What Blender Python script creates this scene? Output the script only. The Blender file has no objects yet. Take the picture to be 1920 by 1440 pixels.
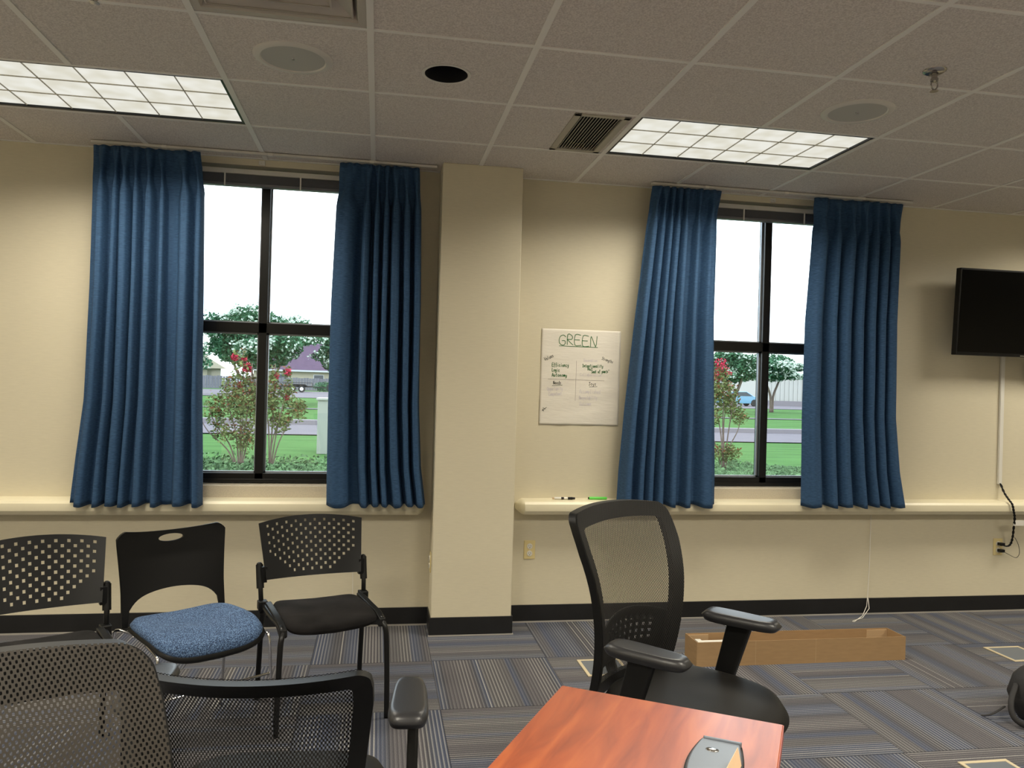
import bpy, bmesh, math, random
from mathutils import Vector, Matrix, noise
sc = bpy.context.scene
COL = sc.collection
PI = math.pi
sin, cos, rad = math.sin, math.cos, math.radians

# ---------------------------------------------------------------- camera
FPX, YAW, PITCH, ROLL = 1461.8, 0.169666, 0.0024594, 0.0279327
CAM = Vector((0.0, -4.67277, 1.43804))
fw = Vector((sin(YAW)*cos(PITCH), cos(YAW)*cos(PITCH), sin(PITCH)))
rt = Vector((cos(YAW), -sin(YAW), 0)); up = rt.cross(fw)
rt, up = rt*cos(ROLL)+up*sin(ROLL), -rt*sin(ROLL)+up*cos(ROLL)
cd = bpy.data.cameras.new('camera'); cam = bpy.data.objects.new('camera', cd); COL.objects.link(cam)
cd.sensor_width = 36; cd.lens = FPX/1920*36; cd.clip_start = .02; cd.clip_end = 600
M = Matrix.Identity(4)
for k in range(3):
    M[k][0] = rt[k]; M[k][1] = up[k]; M[k][2] = -fw[k]; M[k][3] = CAM[k]
cam.matrix_world = M
sc.camera = cam

# ---------------------------------------------------------------- world, exposure
sc.view_settings.view_transform = 'Standard'; sc.view_settings.look = 'None'
sc.view_settings.gamma = 1; sc.view_settings.use_curve_mapping = False
sc.view_settings.exposure = 0.5
SKY = 3.2          # overcast bright sky
LAMP_NEAR, LAMP_FAR = 23.0, 50.0      # watts per ceiling light: row by the windows (dimmed), rows farther in
w = bpy.data.worlds.new('world'); sc.world = w; w.use_nodes = True
nt = w.node_tree; nt.nodes.clear()
tc = nt.nodes.new('ShaderNodeTexCoord'); mp = nt.nodes.new('ShaderNodeMapping'); mp.inputs['Scale'].default_value = (1.5, 1.5, 6)
nz = nt.nodes.new('ShaderNodeTexNoise'); nz.inputs['Scale'].default_value = 2.2; nz.inputs['Detail'].default_value = 4
rp = nt.nodes.new('ShaderNodeValToRGB')
rp.color_ramp.elements[0].position = .33; rp.color_ramp.elements[0].color = (.60, .80, 1.0, 1)
rp.color_ramp.elements[1].position = .52; rp.color_ramp.elements[1].color = (.95, .98, 1.0, 1)
bg = nt.nodes.new('ShaderNodeBackground'); bg.inputs['Strength'].default_value = SKY
wo = nt.nodes.new('ShaderNodeOutputWorld')
nt.links.new(tc.outputs['Generated'], mp.inputs[0]); nt.links.new(mp.outputs[0], nz.inputs['Vector'])
nt.links.new(nz.outputs['Fac'], rp.inputs[0]); nt.links.new(rp.outputs[0], bg.inputs['Color']); nt.links.new(bg.outputs[0], wo.inputs[0])
sc.cycles.use_denoising = True
sc.cycles.max_bounces = 7; sc.cycles.diffuse_bounces = 4; sc.cycles.transparent_max_bounces = 24
sc.cycles.sample_clamp_indirect = 6

# ---------------------------------------------------------------- materials
def new_mat(name):
    m = bpy.data.materials.new(name); m.use_nodes = True
    return m, m.node_tree, m.node_tree.nodes['Principled BSDF']
def L(nt, a, b): nt.links.new(a, b)
def nd(nt, typ, **k):
    n = nt.nodes.new(typ)
    for a, b in k.items(): setattr(n, a, b)
    return n
def math_n(nt, op, a, b=None, c=None):
    n = nt.nodes.new('ShaderNodeMath'); n.operation = op
    for i, v in enumerate((a, b, c)):
        if v is None: continue
        if isinstance(v, (int, float)): n.inputs[i].default_value = v
        else: nt.links.new(v, n.inputs[i])
    return n.outputs[0]
def ramp(nt, fac, stops, interp='LINEAR'):
    r = nt.nodes.new('ShaderNodeValToRGB'); r.color_ramp.interpolation = interp
    while len(r.color_ramp.elements) < len(stops): r.color_ramp.elements.new(.5)
    for e, (p, c) in zip(r.color_ramp.elements, stops):
        e.position = p; e.color = (*c, 1)
    nt.links.new(fac, r.inputs[0]); return r.outputs[0]
def mat(name, col, rough=.5, metal=0., var=0., scale=20., stretch=(1, 1, 1), bump=0., bscale=None, spec=None, sheen=0, coat=0):
    m, nt, b = new_mat(name)
    b.inputs['Base Color'].default_value = (*col, 1); b.inputs['Roughness'].default_value = rough; b.inputs['Metallic'].default_value = metal
    if spec is not None: b.inputs['Specular IOR Level'].default_value = spec
    if sheen: b.inputs['Sheen Weight'].default_value = sheen
    if coat: b.inputs['Coat Weight'].default_value = coat
    if var or bump:
        tc = nd(nt, 'ShaderNodeTexCoord'); mp = nd(nt, 'ShaderNodeMapping'); mp.inputs['Scale'].default_value = stretch
        L(nt, tc.outputs['Object'], mp.inputs[0])
        nz = nd(nt, 'ShaderNodeTexNoise'); nz.inputs['Scale'].default_value = scale; nz.inputs['Detail'].default_value = 4
        L(nt, mp.outputs[0], nz.inputs['Vector'])
        if var:
            lo = tuple(c*(1-var) for c in col); hi = tuple(min(1, c*(1+var)) for c in col)
            L(nt, ramp(nt, nz.outputs['Fac'], [(.3, lo), (.7, hi)]), b.inputs['Base Color'])
        if bump:
            n2 = nz
            if bscale:
                n2 = nd(nt, 'ShaderNodeTexNoise'); n2.inputs['Scale'].default_value = bscale; n2.inputs['Detail'].default_value = 3
                L(nt, mp.outputs[0], n2.inputs['Vector'])
            bp = nd(nt, 'ShaderNodeBump'); bp.inputs['Strength'].default_value = bump; bp.inputs['Distance'].default_value = .002
            L(nt, n2.outputs['Fac'], bp.inputs['Height']); L(nt, bp.outputs[0], b.inputs['Normal'])
    return m
WALLC = (.64, .585, .44)
m_wall = mat('wall_vinyl', WALLC, .6, var=.03, scale=60, stretch=(.3, .3, 3), bump=.15, bscale=160)
m_ledge = mat('ledge_plastic', (.74, .68, .50), .35)
m_trimwhite = mat('white_trim', (.62, .60, .55), .4)
m_stool = mat('speckled_stool', (.55, .49, .38), .5, var=.18, scale=260)
m_base = mat('black_vinyl_base', (.006, .006, .007), .45, var=.3, scale=8)
m_caulk = mat('base_edge_strip', (.34, .32, .29), .5)
m_bar = mat('ceiling_bar', (.82, .80, .75), .5)
m_black = mat('black_plastic', (.006, .006, .006), .45, spec=.25)
m_blacks = mat('black_satin', (.006, .006, .006), .42, spec=.2)
m_arm = mat('arm_pad_urethane', (.018, .018, .020), .36, bump=.1, scale=500)
m_blackm = mat('black_metal', (.006, .006, .006), .32, spec=.35)
m_chrome = mat('chrome', (.72, .72, .74), .12, 1)
m_alu = mat('dark_bronze_aluminium', (.007, .007, .007), .35, .3)
m_bead = mat('pale_glazing_bead', (.35, .38, .42), .35, .5)
m_blind = mat('grey_blind_slats', (.16, .16, .17), .4)
m_card = mat('cardboard', (.34, .215, .105), .8, var=.06, scale=14, stretch=(1, 1, 5))
m_cardin = mat('cardboard_edge', (.46, .32, .18), .8)
m_white = mat('white_plastic', (.72, .70, .64), .4)
m_ivory = mat('ivory_plastic', (.72, .60, .30), .35)
m_paper = mat('paper', (.74, .70, .62), .7, var=.03, scale=5, stretch=(1, 1, 6), bump=.6, bscale=16)
m_green = mat('green_ink', (.02, .13, .03), .6)
m_ink = mat('dark_ink', (.02, .035, .03), .6)
m_faint = mat('faded_ink', (.64, .60, .62), .7)
m_line = mat('pencil_line', (.36, .32, .30), .7)
m_tv = mat('tv_screen', (.001, .001, .001), .2, spec=.12)
m_seatblk = mat('charcoal_seat_fabric', (.010, .009, .009), .95, var=.5, scale=9, bump=.3, bscale=400, spec=.2)
m_seatlea = mat('black_seat_cover', (.006, .0055, .005), .6, bump=.1, scale=300, spec=.25)
m_hole = mat('dark_recess', (.002, .002, .003), .9)
m_spk = mat('speaker_grille', (.50, .49, .45), .6, bump=.4, scale=900)
m_spkrim = mat('speaker_rim', (.68, .65, .59), .45)
m_vent = mat('air_diffuser_metal', (.50, .46, .40), .45)
m_grille = mat('return_grille', (.42, .39, .31), .5)
m_nickel = mat('sprinkler_metal', (.42, .40, .38), .25, 1)
m_cord = mat('white_cord', (.75, .72, .66), .6)
m_gmark = mat('green_marker', (.12, .62, .08), .35)
m_grey = mat('grey_blue_plastic', (.12, .14, .17), .3)
m_tan = mat('tan_card', (.62, .45, .28), .7)
m_bag = mat('black_nylon', (.012, .011, .012), .7, bump=.5, scale=120)
m_plate = mat('floor_box_frame', (.55, .47, .32), .4)

def make_blue():
    m, nt, b = new_mat('blue_curtain_fabric'); b.inputs['Roughness'].default_value = .8
    b.inputs['Specular IOR Level'].default_value = .3
    tc = nd(nt, 'ShaderNodeTexCoord'); mp = nd(nt, 'ShaderNodeMapping'); mp.inputs['Scale'].default_value = (1, 1, 9)
    L(nt, tc.outputs['Object'], mp.inputs[0])
    nz = nd(nt, 'ShaderNodeTexNoise'); nz.inputs['Scale'].default_value = 38; nz.inputs['Detail'].default_value = 5
    L(nt, mp.outputs[0], nz.inputs['Vector'])
    c = ramp(nt, nz.outputs['Fac'], [(.28, (.016, .045, .10)), (.5, (.028, .072, .152)), (.75, (.048, .110, .215))])
    L(nt, c, b.inputs['Base Color'])
    bp = nd(nt, 'ShaderNodeBump'); bp.inputs['Strength'].default_value = .3; bp.inputs['Distance'].default_value = .002
    L(nt, nz.outputs['Fac'], bp.inputs['Height']); L(nt, bp.outputs[0], b.inputs['Normal'])
    return m
m_blue = make_blue()

def make_blueseat():
    m, nt, b = new_mat('blue_tweed'); b.inputs['Roughness'].default_value = .9
    tc = nd(nt, 'ShaderNodeTexCoord')
    nz = nd(nt, 'ShaderNodeTexNoise'); nz.inputs['Scale'].default_value = 230; nz.inputs['Detail'].default_value = 3
    L(nt, tc.outputs['Object'], nz.inputs['Vector'])
    L(nt, ramp(nt, nz.outputs['Fac'], [(.38, (.012, .026, .062)), (.5, (.038, .080, .175)), (.62, (.12, .20, .34))]), b.inputs['Base Color'])
    bp = nd(nt, 'ShaderNodeBump'); bp.inputs['Strength'].default_value = .4; bp.inputs['Distance'].default_value = .002
    L(nt, nz.outputs['Fac'], bp.inputs['Height']); L(nt, bp.outputs[0], b.inputs['Normal'])
    return m
m_blueseat = make_blueseat()

def make_mesh_fabric(name, col, pu, pv, open_=.5, slant=.35):
    m, nt, b = new_mat(name); b.inputs['Base Color'].default_value = (*col, 1); b.inputs['Roughness'].default_value = .5
    uv = nd(nt, 'ShaderNodeUVMap'); uv.uv_map = 'UVMap'; sp = nd(nt, 'ShaderNodeSeparateXYZ'); L(nt, uv.outputs[0], sp.inputs[0])
    a = math_n(nt, 'MULTIPLY', sp.outputs[0], 2*PI/pu); c = math_n(nt, 'MULTIPLY', sp.outputs[1], 2*PI/pv)
    
    f = math_n(nt, 'MULTIPLY', math_n(nt, 'COSINE', a), math_n(nt, 'COSINE', c))
    # staggered lozenge openings where the product is high
    solid = math_n(nt, 'LESS_THAN', f, open_)
    tr = nd(nt, 'ShaderNodeBsdfTransparent'); mx = nd(nt, 'ShaderNodeMixShader')
    L(nt, solid, mx.inputs[0]); L(nt, tr.outputs[0], mx.inputs[1]); L(nt, b.outputs[0], mx.inputs[2])
    L(nt, mx.outputs[0], nt.nodes['Material Output'].inputs[0])
    return m
m_meshA = make_mesh_fabric('black_mesh_fabric', (.018, .017, .016), .0078, .0120, .03)
m_meshB = make_mesh_fabric('brown_mesh_fabric', (.026, .021, .015), .0068, .0100, .27)

def make_carpet():
    m, nt, b = new_mat('striped_carpet_tile'); b.inputs['Roughness'].default_value = .95; b.inputs['Specular IOR Level'].default_value = .15
    T = .6096
    tc = nd(nt, 'ShaderNodeTexCoord'); sp = nd(nt, 'ShaderNodeSeparateXYZ'); L(nt, tc.outputs['Object'], sp.inputs[0])
    X = math_n(nt, 'MULTIPLY', math_n(nt, 'SUBTRACT', sp.outputs[0], .31), 1/T); Y = math_n(nt, 'MULTIPLY', math_n(nt, 'ADD', sp.outputs[1], .62), 1/T)
    ix = math_n(nt, 'FLOOR', X); iy = math_n(nt, 'FLOOR', Y); fx = math_n(nt, 'FRACT', X); fy = math_n(nt, 'FRACT', Y)
    par = math_n(nt, 'ABSOLUTE', math_n(nt, 'MODULO', math_n(nt, 'ADD', ix, iy), 2))       # 0 / 1
    # tile (0,-1): stripes run along Y
    along = math_n(nt, 'GREATER_THAN', par, .5)       # 1 -> stripes vary with x
    t = math_n(nt, 'ADD', math_n(nt, 'MULTIPLY', fx, along), math_n(nt, 'MULTIPLY', fy, math_n(nt, 'SUBTRACT', 1., along)))
    cv = nd(nt, 'ShaderNodeCombineXYZ'); L(nt, ix, cv.inputs[0]); L(nt, iy, cv.inputs[1])
    wn = nd(nt, 'ShaderNodeTexWhiteNoise'); wn.noise_dimensions = '2D'; L(nt, cv.outputs[0], wn.inputs['Vector'])
    rnd = wn.outputs['Value']
    s = math_n(nt, 'ADD', t, math_n(nt, 'MULTIPLY', rnd, 37.))
    def noise1(src, scale, detail=0.):
        n = nd(nt, 'ShaderNodeTexNoise'); n.noise_dimensions = '1D'; n.inputs['Detail'].default_value = detail
        n.inputs['Scale'].default_value = scale; L(nt, src, n.inputs['W']); return n.outputs['Fac']
    band = ramp(nt, noise1(s, 3.2), [(.36, (.098, .093, .102)), (.44, (.070, .070, .082)), (.50, (.078, .086, .115)), (.58, (.070, .082, .125)), (.66, (.100, .097, .103))])
    # fine ribs
    rib = math_n(nt, 'FRACT', math_n(nt, 'MULTIPLY', s, 37.))
    ribm = math_n(nt, 'LESS_THAN', math_n(nt, 'ABSOLUTE', math_n(nt, 'SUBTRACT', rib, .5)), .16)
    amp = math_n(nt, 'MULTIPLY', math_n(nt, 'SUBTRACT', noise1(math_n(nt, 'ADD', s, 5.3), 4.), .38), 3.)
    amp = math_n(nt, 'MAXIMUM', math_n(nt, 'MINIMUM', amp, .55), .14)
    cell = nd(nt, 'ShaderNodeTexWhiteNoise'); cell.noise_dimensions = '1D'
    L(nt, math_n(nt, 'FLOOR', math_n(nt, 'MULTIPLY', s, 37.)), cell.inputs['W'])
    cream = math_n(nt, 'GREATER_THAN', cell.outputs['Value'], .955)
    ribf = math_n(nt, 'MULTIPLY', ribm, math_n(nt, 'MAXIMUM', amp, math_n(nt, 'MULTIPLY', cream, .85)))
    mx = nd(nt, 'ShaderNodeMix', data_type='RGBA'); L(nt, ribf, mx.inputs[0]); L(nt, band, mx.inputs[6]); mx.inputs[7].default_value = (.32, .315, .30, 1)
    dk = math_n(nt, 'LESS_THAN', rib, .14)
    mx2 = nd(nt, 'ShaderNodeMix', data_type='RGBA'); L(nt, math_n(nt, 'MULTIPLY', dk, .5), mx2.inputs[0]); L(nt, mx.outputs[2], mx2.inputs[6]); mx2.inputs[7].default_value = (.012, .012, .015, 1)
    nz = nd(nt, 'ShaderNodeTexNoise'); nz.inputs['Scale'].default_value = 320; nz.inputs['Detail'].default_value = 2; L(nt, tc.outputs['Object'], nz.inputs['Vector'])
    mx3 = nd(nt, 'ShaderNodeMix', data_type='RGBA', blend_type='MULTIPLY'); mx3.inputs[0].default_value = .8; L(nt, mx2.outputs[2], mx3.inputs[6])
    L(nt, ramp(nt, nz.outputs['Fac'], [(.3, (.55, .55, .55)), (.7, (1.45, 1.45, 1.45))]), mx3.inputs[7])
    # seam between tiles
    ex = math_n(nt, 'MINIMUM', math_n(nt, 'MINIMUM', fx, math_n(nt, 'SUBTRACT', 1., fx)), math_n(nt, 'MINIMUM', fy, math_n(nt, 'SUBTRACT', 1., fy)))
    seam = math_n(nt, 'LESS_THAN', ex, .004)
    mx4 = nd(nt, 'ShaderNodeMix', data_type='RGBA'); L(nt, math_n(nt, 'MULTIPLY', seam, .6), mx4.inputs[0]); L(nt, mx3.outputs[2], mx4.inputs[6]); mx4.inputs[7].default_value = (.01, .01, .012, 1)
    L(nt, mx4.outputs[2], b.inputs['Base Color'])
    bp = nd(nt, 'ShaderNodeBump'); bp.inputs['Strength'].default_value = .4; bp.inputs['Distance'].default_value = .003
    L(nt, nz.outputs['Fac'], bp.inputs['Height']); L(nt, bp.outputs[0], b.inputs['Normal'])
    return m
m_carpet = make_carpet()

def make_tile():
    m, nt, b = new_mat('ceiling_tile'); b.inputs['Roughness'].default_value = .9
    tc = nd(nt, 'ShaderNodeTexCoord')
    nz = nd(nt, 'ShaderNodeTexNoise'); nz.inputs['Scale'].default_value = 170; nz.inputs['Detail'].default_value = 4; L(nt, tc.outputs['Object'], nz.inputs['Vector'])
    L(nt, ramp(nt, nz.outputs['Fac'], [(.35, (.56, .51, .47)), (.55, (.70, .65, .60)), (.72, (.80, .75, .69))]), b.inputs['Base Color'])
    bp = nd(nt, 'ShaderNodeBump'); bp.inputs['Strength'].default_value = .5; bp.inputs['Distance'].default_value = .002
    L(nt, nz.outputs['Fac'], bp.inputs['Height']); L(nt, bp.outputs[0], b.inputs['Normal'])
    return m
m_tile = make_tile()

def make_cherry():
    m, nt, b = new_mat('cherry_laminate'); b.inputs['Roughness'].default_value = .4; b.inputs['Coat Weight'].default_value = .55; b.inputs['Coat Roughness'].default_value = .22
    tc = nd(nt, 'ShaderNodeTexCoord'); mp = nd(nt, 'ShaderNodeMapping'); mp.inputs['Scale'].default_value = (11, 1.5, 1)
    L(nt, tc.outputs['Object'], mp.inputs[0])
    nz = nd(nt, 'ShaderNodeTexNoise'); nz.inputs['Scale'].default_value = 2.2; nz.inputs['Detail'].default_value = 6; nz.inputs['Distortion'].default_value = .7
    L(nt, mp.outputs[0], nz.inputs['Vector'])
    L(nt, ramp(nt, nz.outputs['Fac'], [(.3, (.20, .034, .010)), (.5, (.30, .058, .015)), (.7, (.38, .090, .022))]), b.inputs['Base Color'])
    return m
m_cherry = make_cherry()
m_cherryedge = mat('cherry_edge_band', (.30, .06, .035), .35)

def make_glass():
    m, nt, b = new_mat('window_glass'); nt.nodes.remove(b)
    tr = nd(nt, 'ShaderNodeBsdfTransparent'); tr.inputs[0].default_value = (.93, .97, .98, 1)
    gl = nd(nt, 'ShaderNodeBsdfGlossy'); gl.inputs['Roughness'].default_value = .01
    fr = nd(nt, 'ShaderNodeFresnel'); fr.inputs[0].default_value = 1.5
    mx = nd(nt, 'ShaderNodeMixShader'); L(nt, fr.outputs[0], mx.inputs[0]); L(nt, tr.outputs[0], mx.inputs[1]); L(nt, gl.outputs[0], mx.inputs[2])
    L(nt, mx.outputs[0], nt.nodes['Material Output'].inputs[0]); return m
m_glass = make_glass()
def make_lens():
    m, nt, b = new_mat('lit_lens'); nt.nodes.remove(b)
    tc = nd(nt, 'ShaderNodeTexCoord'); mp = nd(nt, 'ShaderNodeMapping'); mp.inputs['Scale'].default_value = (1, 1, 1); L(nt, tc.outputs['Object'], mp.inputs[0])
    nz = nd(nt, 'ShaderNodeTexNoise'); nz.inputs['Scale'].default_value = 9; nz.inputs['Detail'].default_value = 1; L(nt, mp.outputs[0], nz.inputs['Vector'])
    em = nd(nt, 'ShaderNodeEmission'); em.inputs['Strength'].default_value = .60
    L(nt, ramp(nt, nz.outputs['Fac'], [(.35, (.86, .83, .70)), (.65, (1.0, .99, .90))]), em.inputs[0])
    L(nt, em.outputs[0], nt.nodes['Material Output'].inputs[0]); return m
m_lens = make_lens()

# ---------------------------------------------------------------- mesh helpers
class MB:
    def __init__(s): s.v = []; s.f = []
    def add(s, vs, fs, mtx=None):
        o = len(s.v)
        for p in vs:
            p = Vector(p); s.v.append(mtx @ p if mtx else p)
        s.f += [tuple(i+o for i in f) for f in fs]; return s
    def box(s, x0, x1, y0, y1, z0, z1, mtx=None):
        vs = [(x, y, z) for x in (x0, x1) for y in (y0, y1) for z in (z0, z1)]
        return s.add(vs, [(0, 1, 3, 2), (4, 6, 7, 5), (0, 4, 5, 1), (2, 3, 7, 6), (0, 2, 6, 4), (1, 5, 7, 3)], mtx)
    def tube(s, pts, r, n=10, closed=False, flat=None):
        pts = [Vector(p) for p in pts]; N = len(pts); rs = r if isinstance(r, (list, tuple)) else [r]*N
        prev = None; vs = []
        for i, p in enumerate(pts):
            a = pts[(i-1) % N] if (closed or i) else pts[0]; b = pts[(i+1) % N] if (closed or i < N-1) else pts[-1]
            t = (b-a)
            t = t.normalized() if t.length > 1e-9 else Vector((0, 0, 1))
            if prev is None:
                ref = Vector((0, 0, 1)) if abs(t.z) < .9 else Vector((1, 0, 0)); u = t.cross(ref).normalized()
            else: u = (prev-t*prev.dot(t)).normalized()
            prev = u; v = t.cross(u)
            for k in range(n):
                a_ = 2*PI*k/n; vs.append(p+u*cos(a_)*rs[i]+v*sin(a_)*rs[i]*(flat or 1))
        fs = [(i*n+k, i*n+(k+1) % n, ((i+1) % N)*n+(k+1) % n, ((i+1) % N)*n+k) for i in range(N if closed else N-1) for k in range(n)]
        if not closed: fs += [tuple(range(n))[::-1], tuple((N-1)*n+k for k in range(n))]
        return s.add(vs, fs)
    def lathe(s, prof, n=32, mtx=None, cap=True):
        vs = [(r*cos(2*PI*k/n), r*sin(2*PI*k/n), z) for r, z in prof for k in range(n)]
        fs = [(i*n+k, i*n+(k+1) % n, (i+1)*n+(k+1) % n, (i+1)*n+k) for i in range(len(prof)-1) for k in range(n)]
        if cap: fs += [tuple(range(n))[::-1], tuple((len(prof)-1)*n+k for k in range(n))]
        return s.add(vs, fs, mtx)
    def prism(s, poly, z0, z1, mtx=None):
        n = len(poly)
        vs = [(x, y, z0) for x, y in poly]+[(x, y, z1) for x, y in poly]
        return s.add(vs, [tuple(range(n))[::-1], tuple(range(n, 2*n))]+[(i, (i+1) % n, n+(i+1) % n, n+i) for i in range(n)], mtx)
    def grid(s, fn, nu, nv, mtx=None, skip=None):
        vs = [fn(i/nu, j/nv) for j in range(nv+1) for i in range(nu+1)]
        fs = [(j*(nu+1)+i, j*(nu+1)+i+1, (j+1)*(nu+1)+i+1, (j+1)*(nu+1)+i) for j in range(nv) for i in range(nu) if not (skip and skip(i, j))]
        return s.add(vs, fs, mtx)
    def build(s, name, m, parent=None, smooth=False, bev=0, solid=0, sub=0, weld=False, normals=True, uv=None):
        me = bpy.data.meshes.new(name); me.from_pydata([tuple(v) for v in s.v], [], s.f)
        if weld or normals:
            bm = bmesh.new(); bm.from_mesh(me)
            if weld: bmesh.ops.remove_doubles(bm, verts=bm.verts, dist=1e-5)
            if normals: bmesh.ops.recalc_face_normals(bm, faces=bm.faces)
            bm.to_mesh(me); bm.free()
        me.materials.append(m)
        if smooth is not False:
            for p in me.polygons: p.use_smooth = True
            if smooth is not True: me.set_sharp_from_angle(angle=rad(smooth))
        if uv:
            ul = me.uv_layers.new(name='UVMap')
            for l in me.loops: ul.data[l.index].uv = uv[l.vertex_index]
        o = bpy.data.objects.new(name, me); COL.objects.link(o)
        if parent: o.parent = parent
        if solid: q = o.modifiers.new('solid', 'SOLIDIFY'); q.thickness = solid; q.offset = 0
        if sub: q = o.modifiers.new('sub', 'SUBSURF'); q.levels = q.render_levels = sub
        if bev:
            q = o.modifiers.new('bev', 'BEVEL'); q.width = bev; q.segments = 3; q.limit_method = 'ANGLE'; q.angle_limit = rad(35)
            for p in me.polygons: p.use_smooth = True
            me.set_sharp_from_angle(angle=rad(50))
        return o
def tag(o, label=None, cat=None, group=None, kind=None):
    if label: o['label'] = label
    if cat: o['category'] = cat
    if group: o['group'] = group
    if kind: o['kind'] = kind
    return o
def struct(o): o['kind'] = 'structure'; return o
def thing(name, label, cat, loc=(0, 0, 0), th=0, group=None):
    o = bpy.data.objects.new(name, None); COL.objects.link(o); o.location = loc; o.rotation_euler = (0, 0, rad(th)); o.empty_display_size = .1
    return tag(o, label, cat, group)
def copy_tree(o, parent=None):
    c = o.copy(); COL.objects.link(c)
    if parent: c.parent = parent
    for ch in list(o.children): copy_tree(ch, c)
    return c
def bx(name, m, parent, x0, x1, y0, y1, z0, z1, bev=0):
    return MB().box(x0, x1, y0, y1, z0, z1).build(name, m, parent, bev=bev)
def smooth_path(P, k=6):
    P = [Vector(p) for p in P]; out = []
    for i in range(len(P)-1):
        a, b, c, d = P[max(i-1, 0)], P[i], P[i+1], P[min(i+2, len(P)-1)]
        for j in range(k):
            t = j/k; out.append(.5*((2*b)+(c-a)*t+(2*a-5*b+4*c-d)*t*t+(3*b-a-3*c+d)*t**3))
    return out+[P[-1]]
def pillow(mb, outline, ztop, h, n=48, rings=9, rim=.35, mtx=None, under=.0):
    """closed cushion: outline(a)->(x,y); ztop(x,y); rounded rim of height h"""
    vs = []; P = [outline(2*PI*k/n) for k in range(n)]
    prof = []
    for i in range(rings+1): prof.append((max(.02, i/rings*(1-.0)), None))
    allr = []
    for i in range(rings+1):
        s_ = max(.02, i/rings)
        e = max(0, (s_-(1-rim))/rim); drop = h*.5*(1-math.sqrt(max(0, 1-e*e)))
        allr.append([(x*s_, y*s_, ztop(x*s_, y*s_)-drop) for x, y in P])
    for i in range(1, 6):
        e = 1-i/5; s_ = 1-rim*(1-e)*(.6)
        allr.append([(x*s_, y*s_, ztop(x, y)-h*.5-h*.5*math.sin((1-e)*PI/2)*1.0-under) for x, y in P])
    for r in allr: vs += r
    R = len(allr)
    fs = [(i*n+k, i*n+(k+1) % n, (i+1)*n+(k+1) % n, (i+1)*n+k) for i in range(R-1) for k in range(n)]
    fs += [tuple(range(n))[::-1], tuple((R-1)*n+k for k in range(n))]
    return mb.add(vs, fs, mtx)
def superell(a, hx, hy, e=2.6):
    c, s_ = cos(a), sin(a)
    return (hx*math.copysign(abs(c)**(2/e), c), hy*math.copysign(abs(s_)**(2/e), s_))

# ---------------------------------------------------------------- room shell
H = 2.7025; T = .6096; X0 = -.0637; Y0 = -.6102
XW, XE, YS = -5.2, 6.8, -9.0
OPEN = [(-1.30, -.06), (1.877, 3.117)]; ZS, ZH = .825, 2.662
floor = struct(MB().box(XW, XE, YS, 0, -.05, 0).build('floor', m_carpet))
wl = MB(); xs = [XW, OPEN[0][0], OPEN[0][1], OPEN[1][0], OPEN[1][1], XE]
for i in range(0, 6, 2): wl.box(xs[i], xs[i+1], 0, .26, 0, H+.35)
for a, b in OPEN: wl.box(a, b, 0, .26, 0, ZS-.02); wl.box(a, b, 0, .26, ZH, H+.35)
struct(wl.build('wall_north', m_wall))
struct(bx('wall_south', m_wall, None, XW, XE, YS-.1, YS, 0, H+.35)); struct(bx('wall_west', m_wall, None, XW-.1, XW, YS, .26, 0, H+.35)); struct(bx('wall_east', m_wall, None, XE, XE+.1, YS, .26, 0, H+.35))
PX0, PX1, PY = .330, .795, -.222
struct(MB().box(PX0, PX1, PY, 0, 0, H).build('wall_pilaster', m_wall, bev=.004))
# baseboards with toe strip
bb = MB(); sp_ = MB()
for a, b in ((XW, PX0), (PX1, XE)): bb.box(a, b, -.008, 0, .006, .106); sp_.box(a, b, -.014, 0, 0, .008)
struct(bb.build('baseboard_north', m_base, bev=.002)); struct(sp_.build('trim_1', m_caulk))
bb = MB().box(PX0-.008, PX1+.008, PY-.008, PY, .006, .107).box(PX0-.008, PX0, PY, -.008, .006, .107).box(PX1, PX1+.008, PY, -.008, .006, .107)
struct(bb.build('baseboard_pilaster', m_base, bev=.002)); struct(MB().box(PX0-.013, PX1+.013, PY-.013, PY, 0, .007).build('trim_2', m_caulk))
struct(bx('baseboard_east', m_base, None, XE-.008, XE, YS, -.015, 0, .106)); struct(bx('baseboard_west', m_base, None, XW, XW+.008, YS, -.015, 0, .106))

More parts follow.
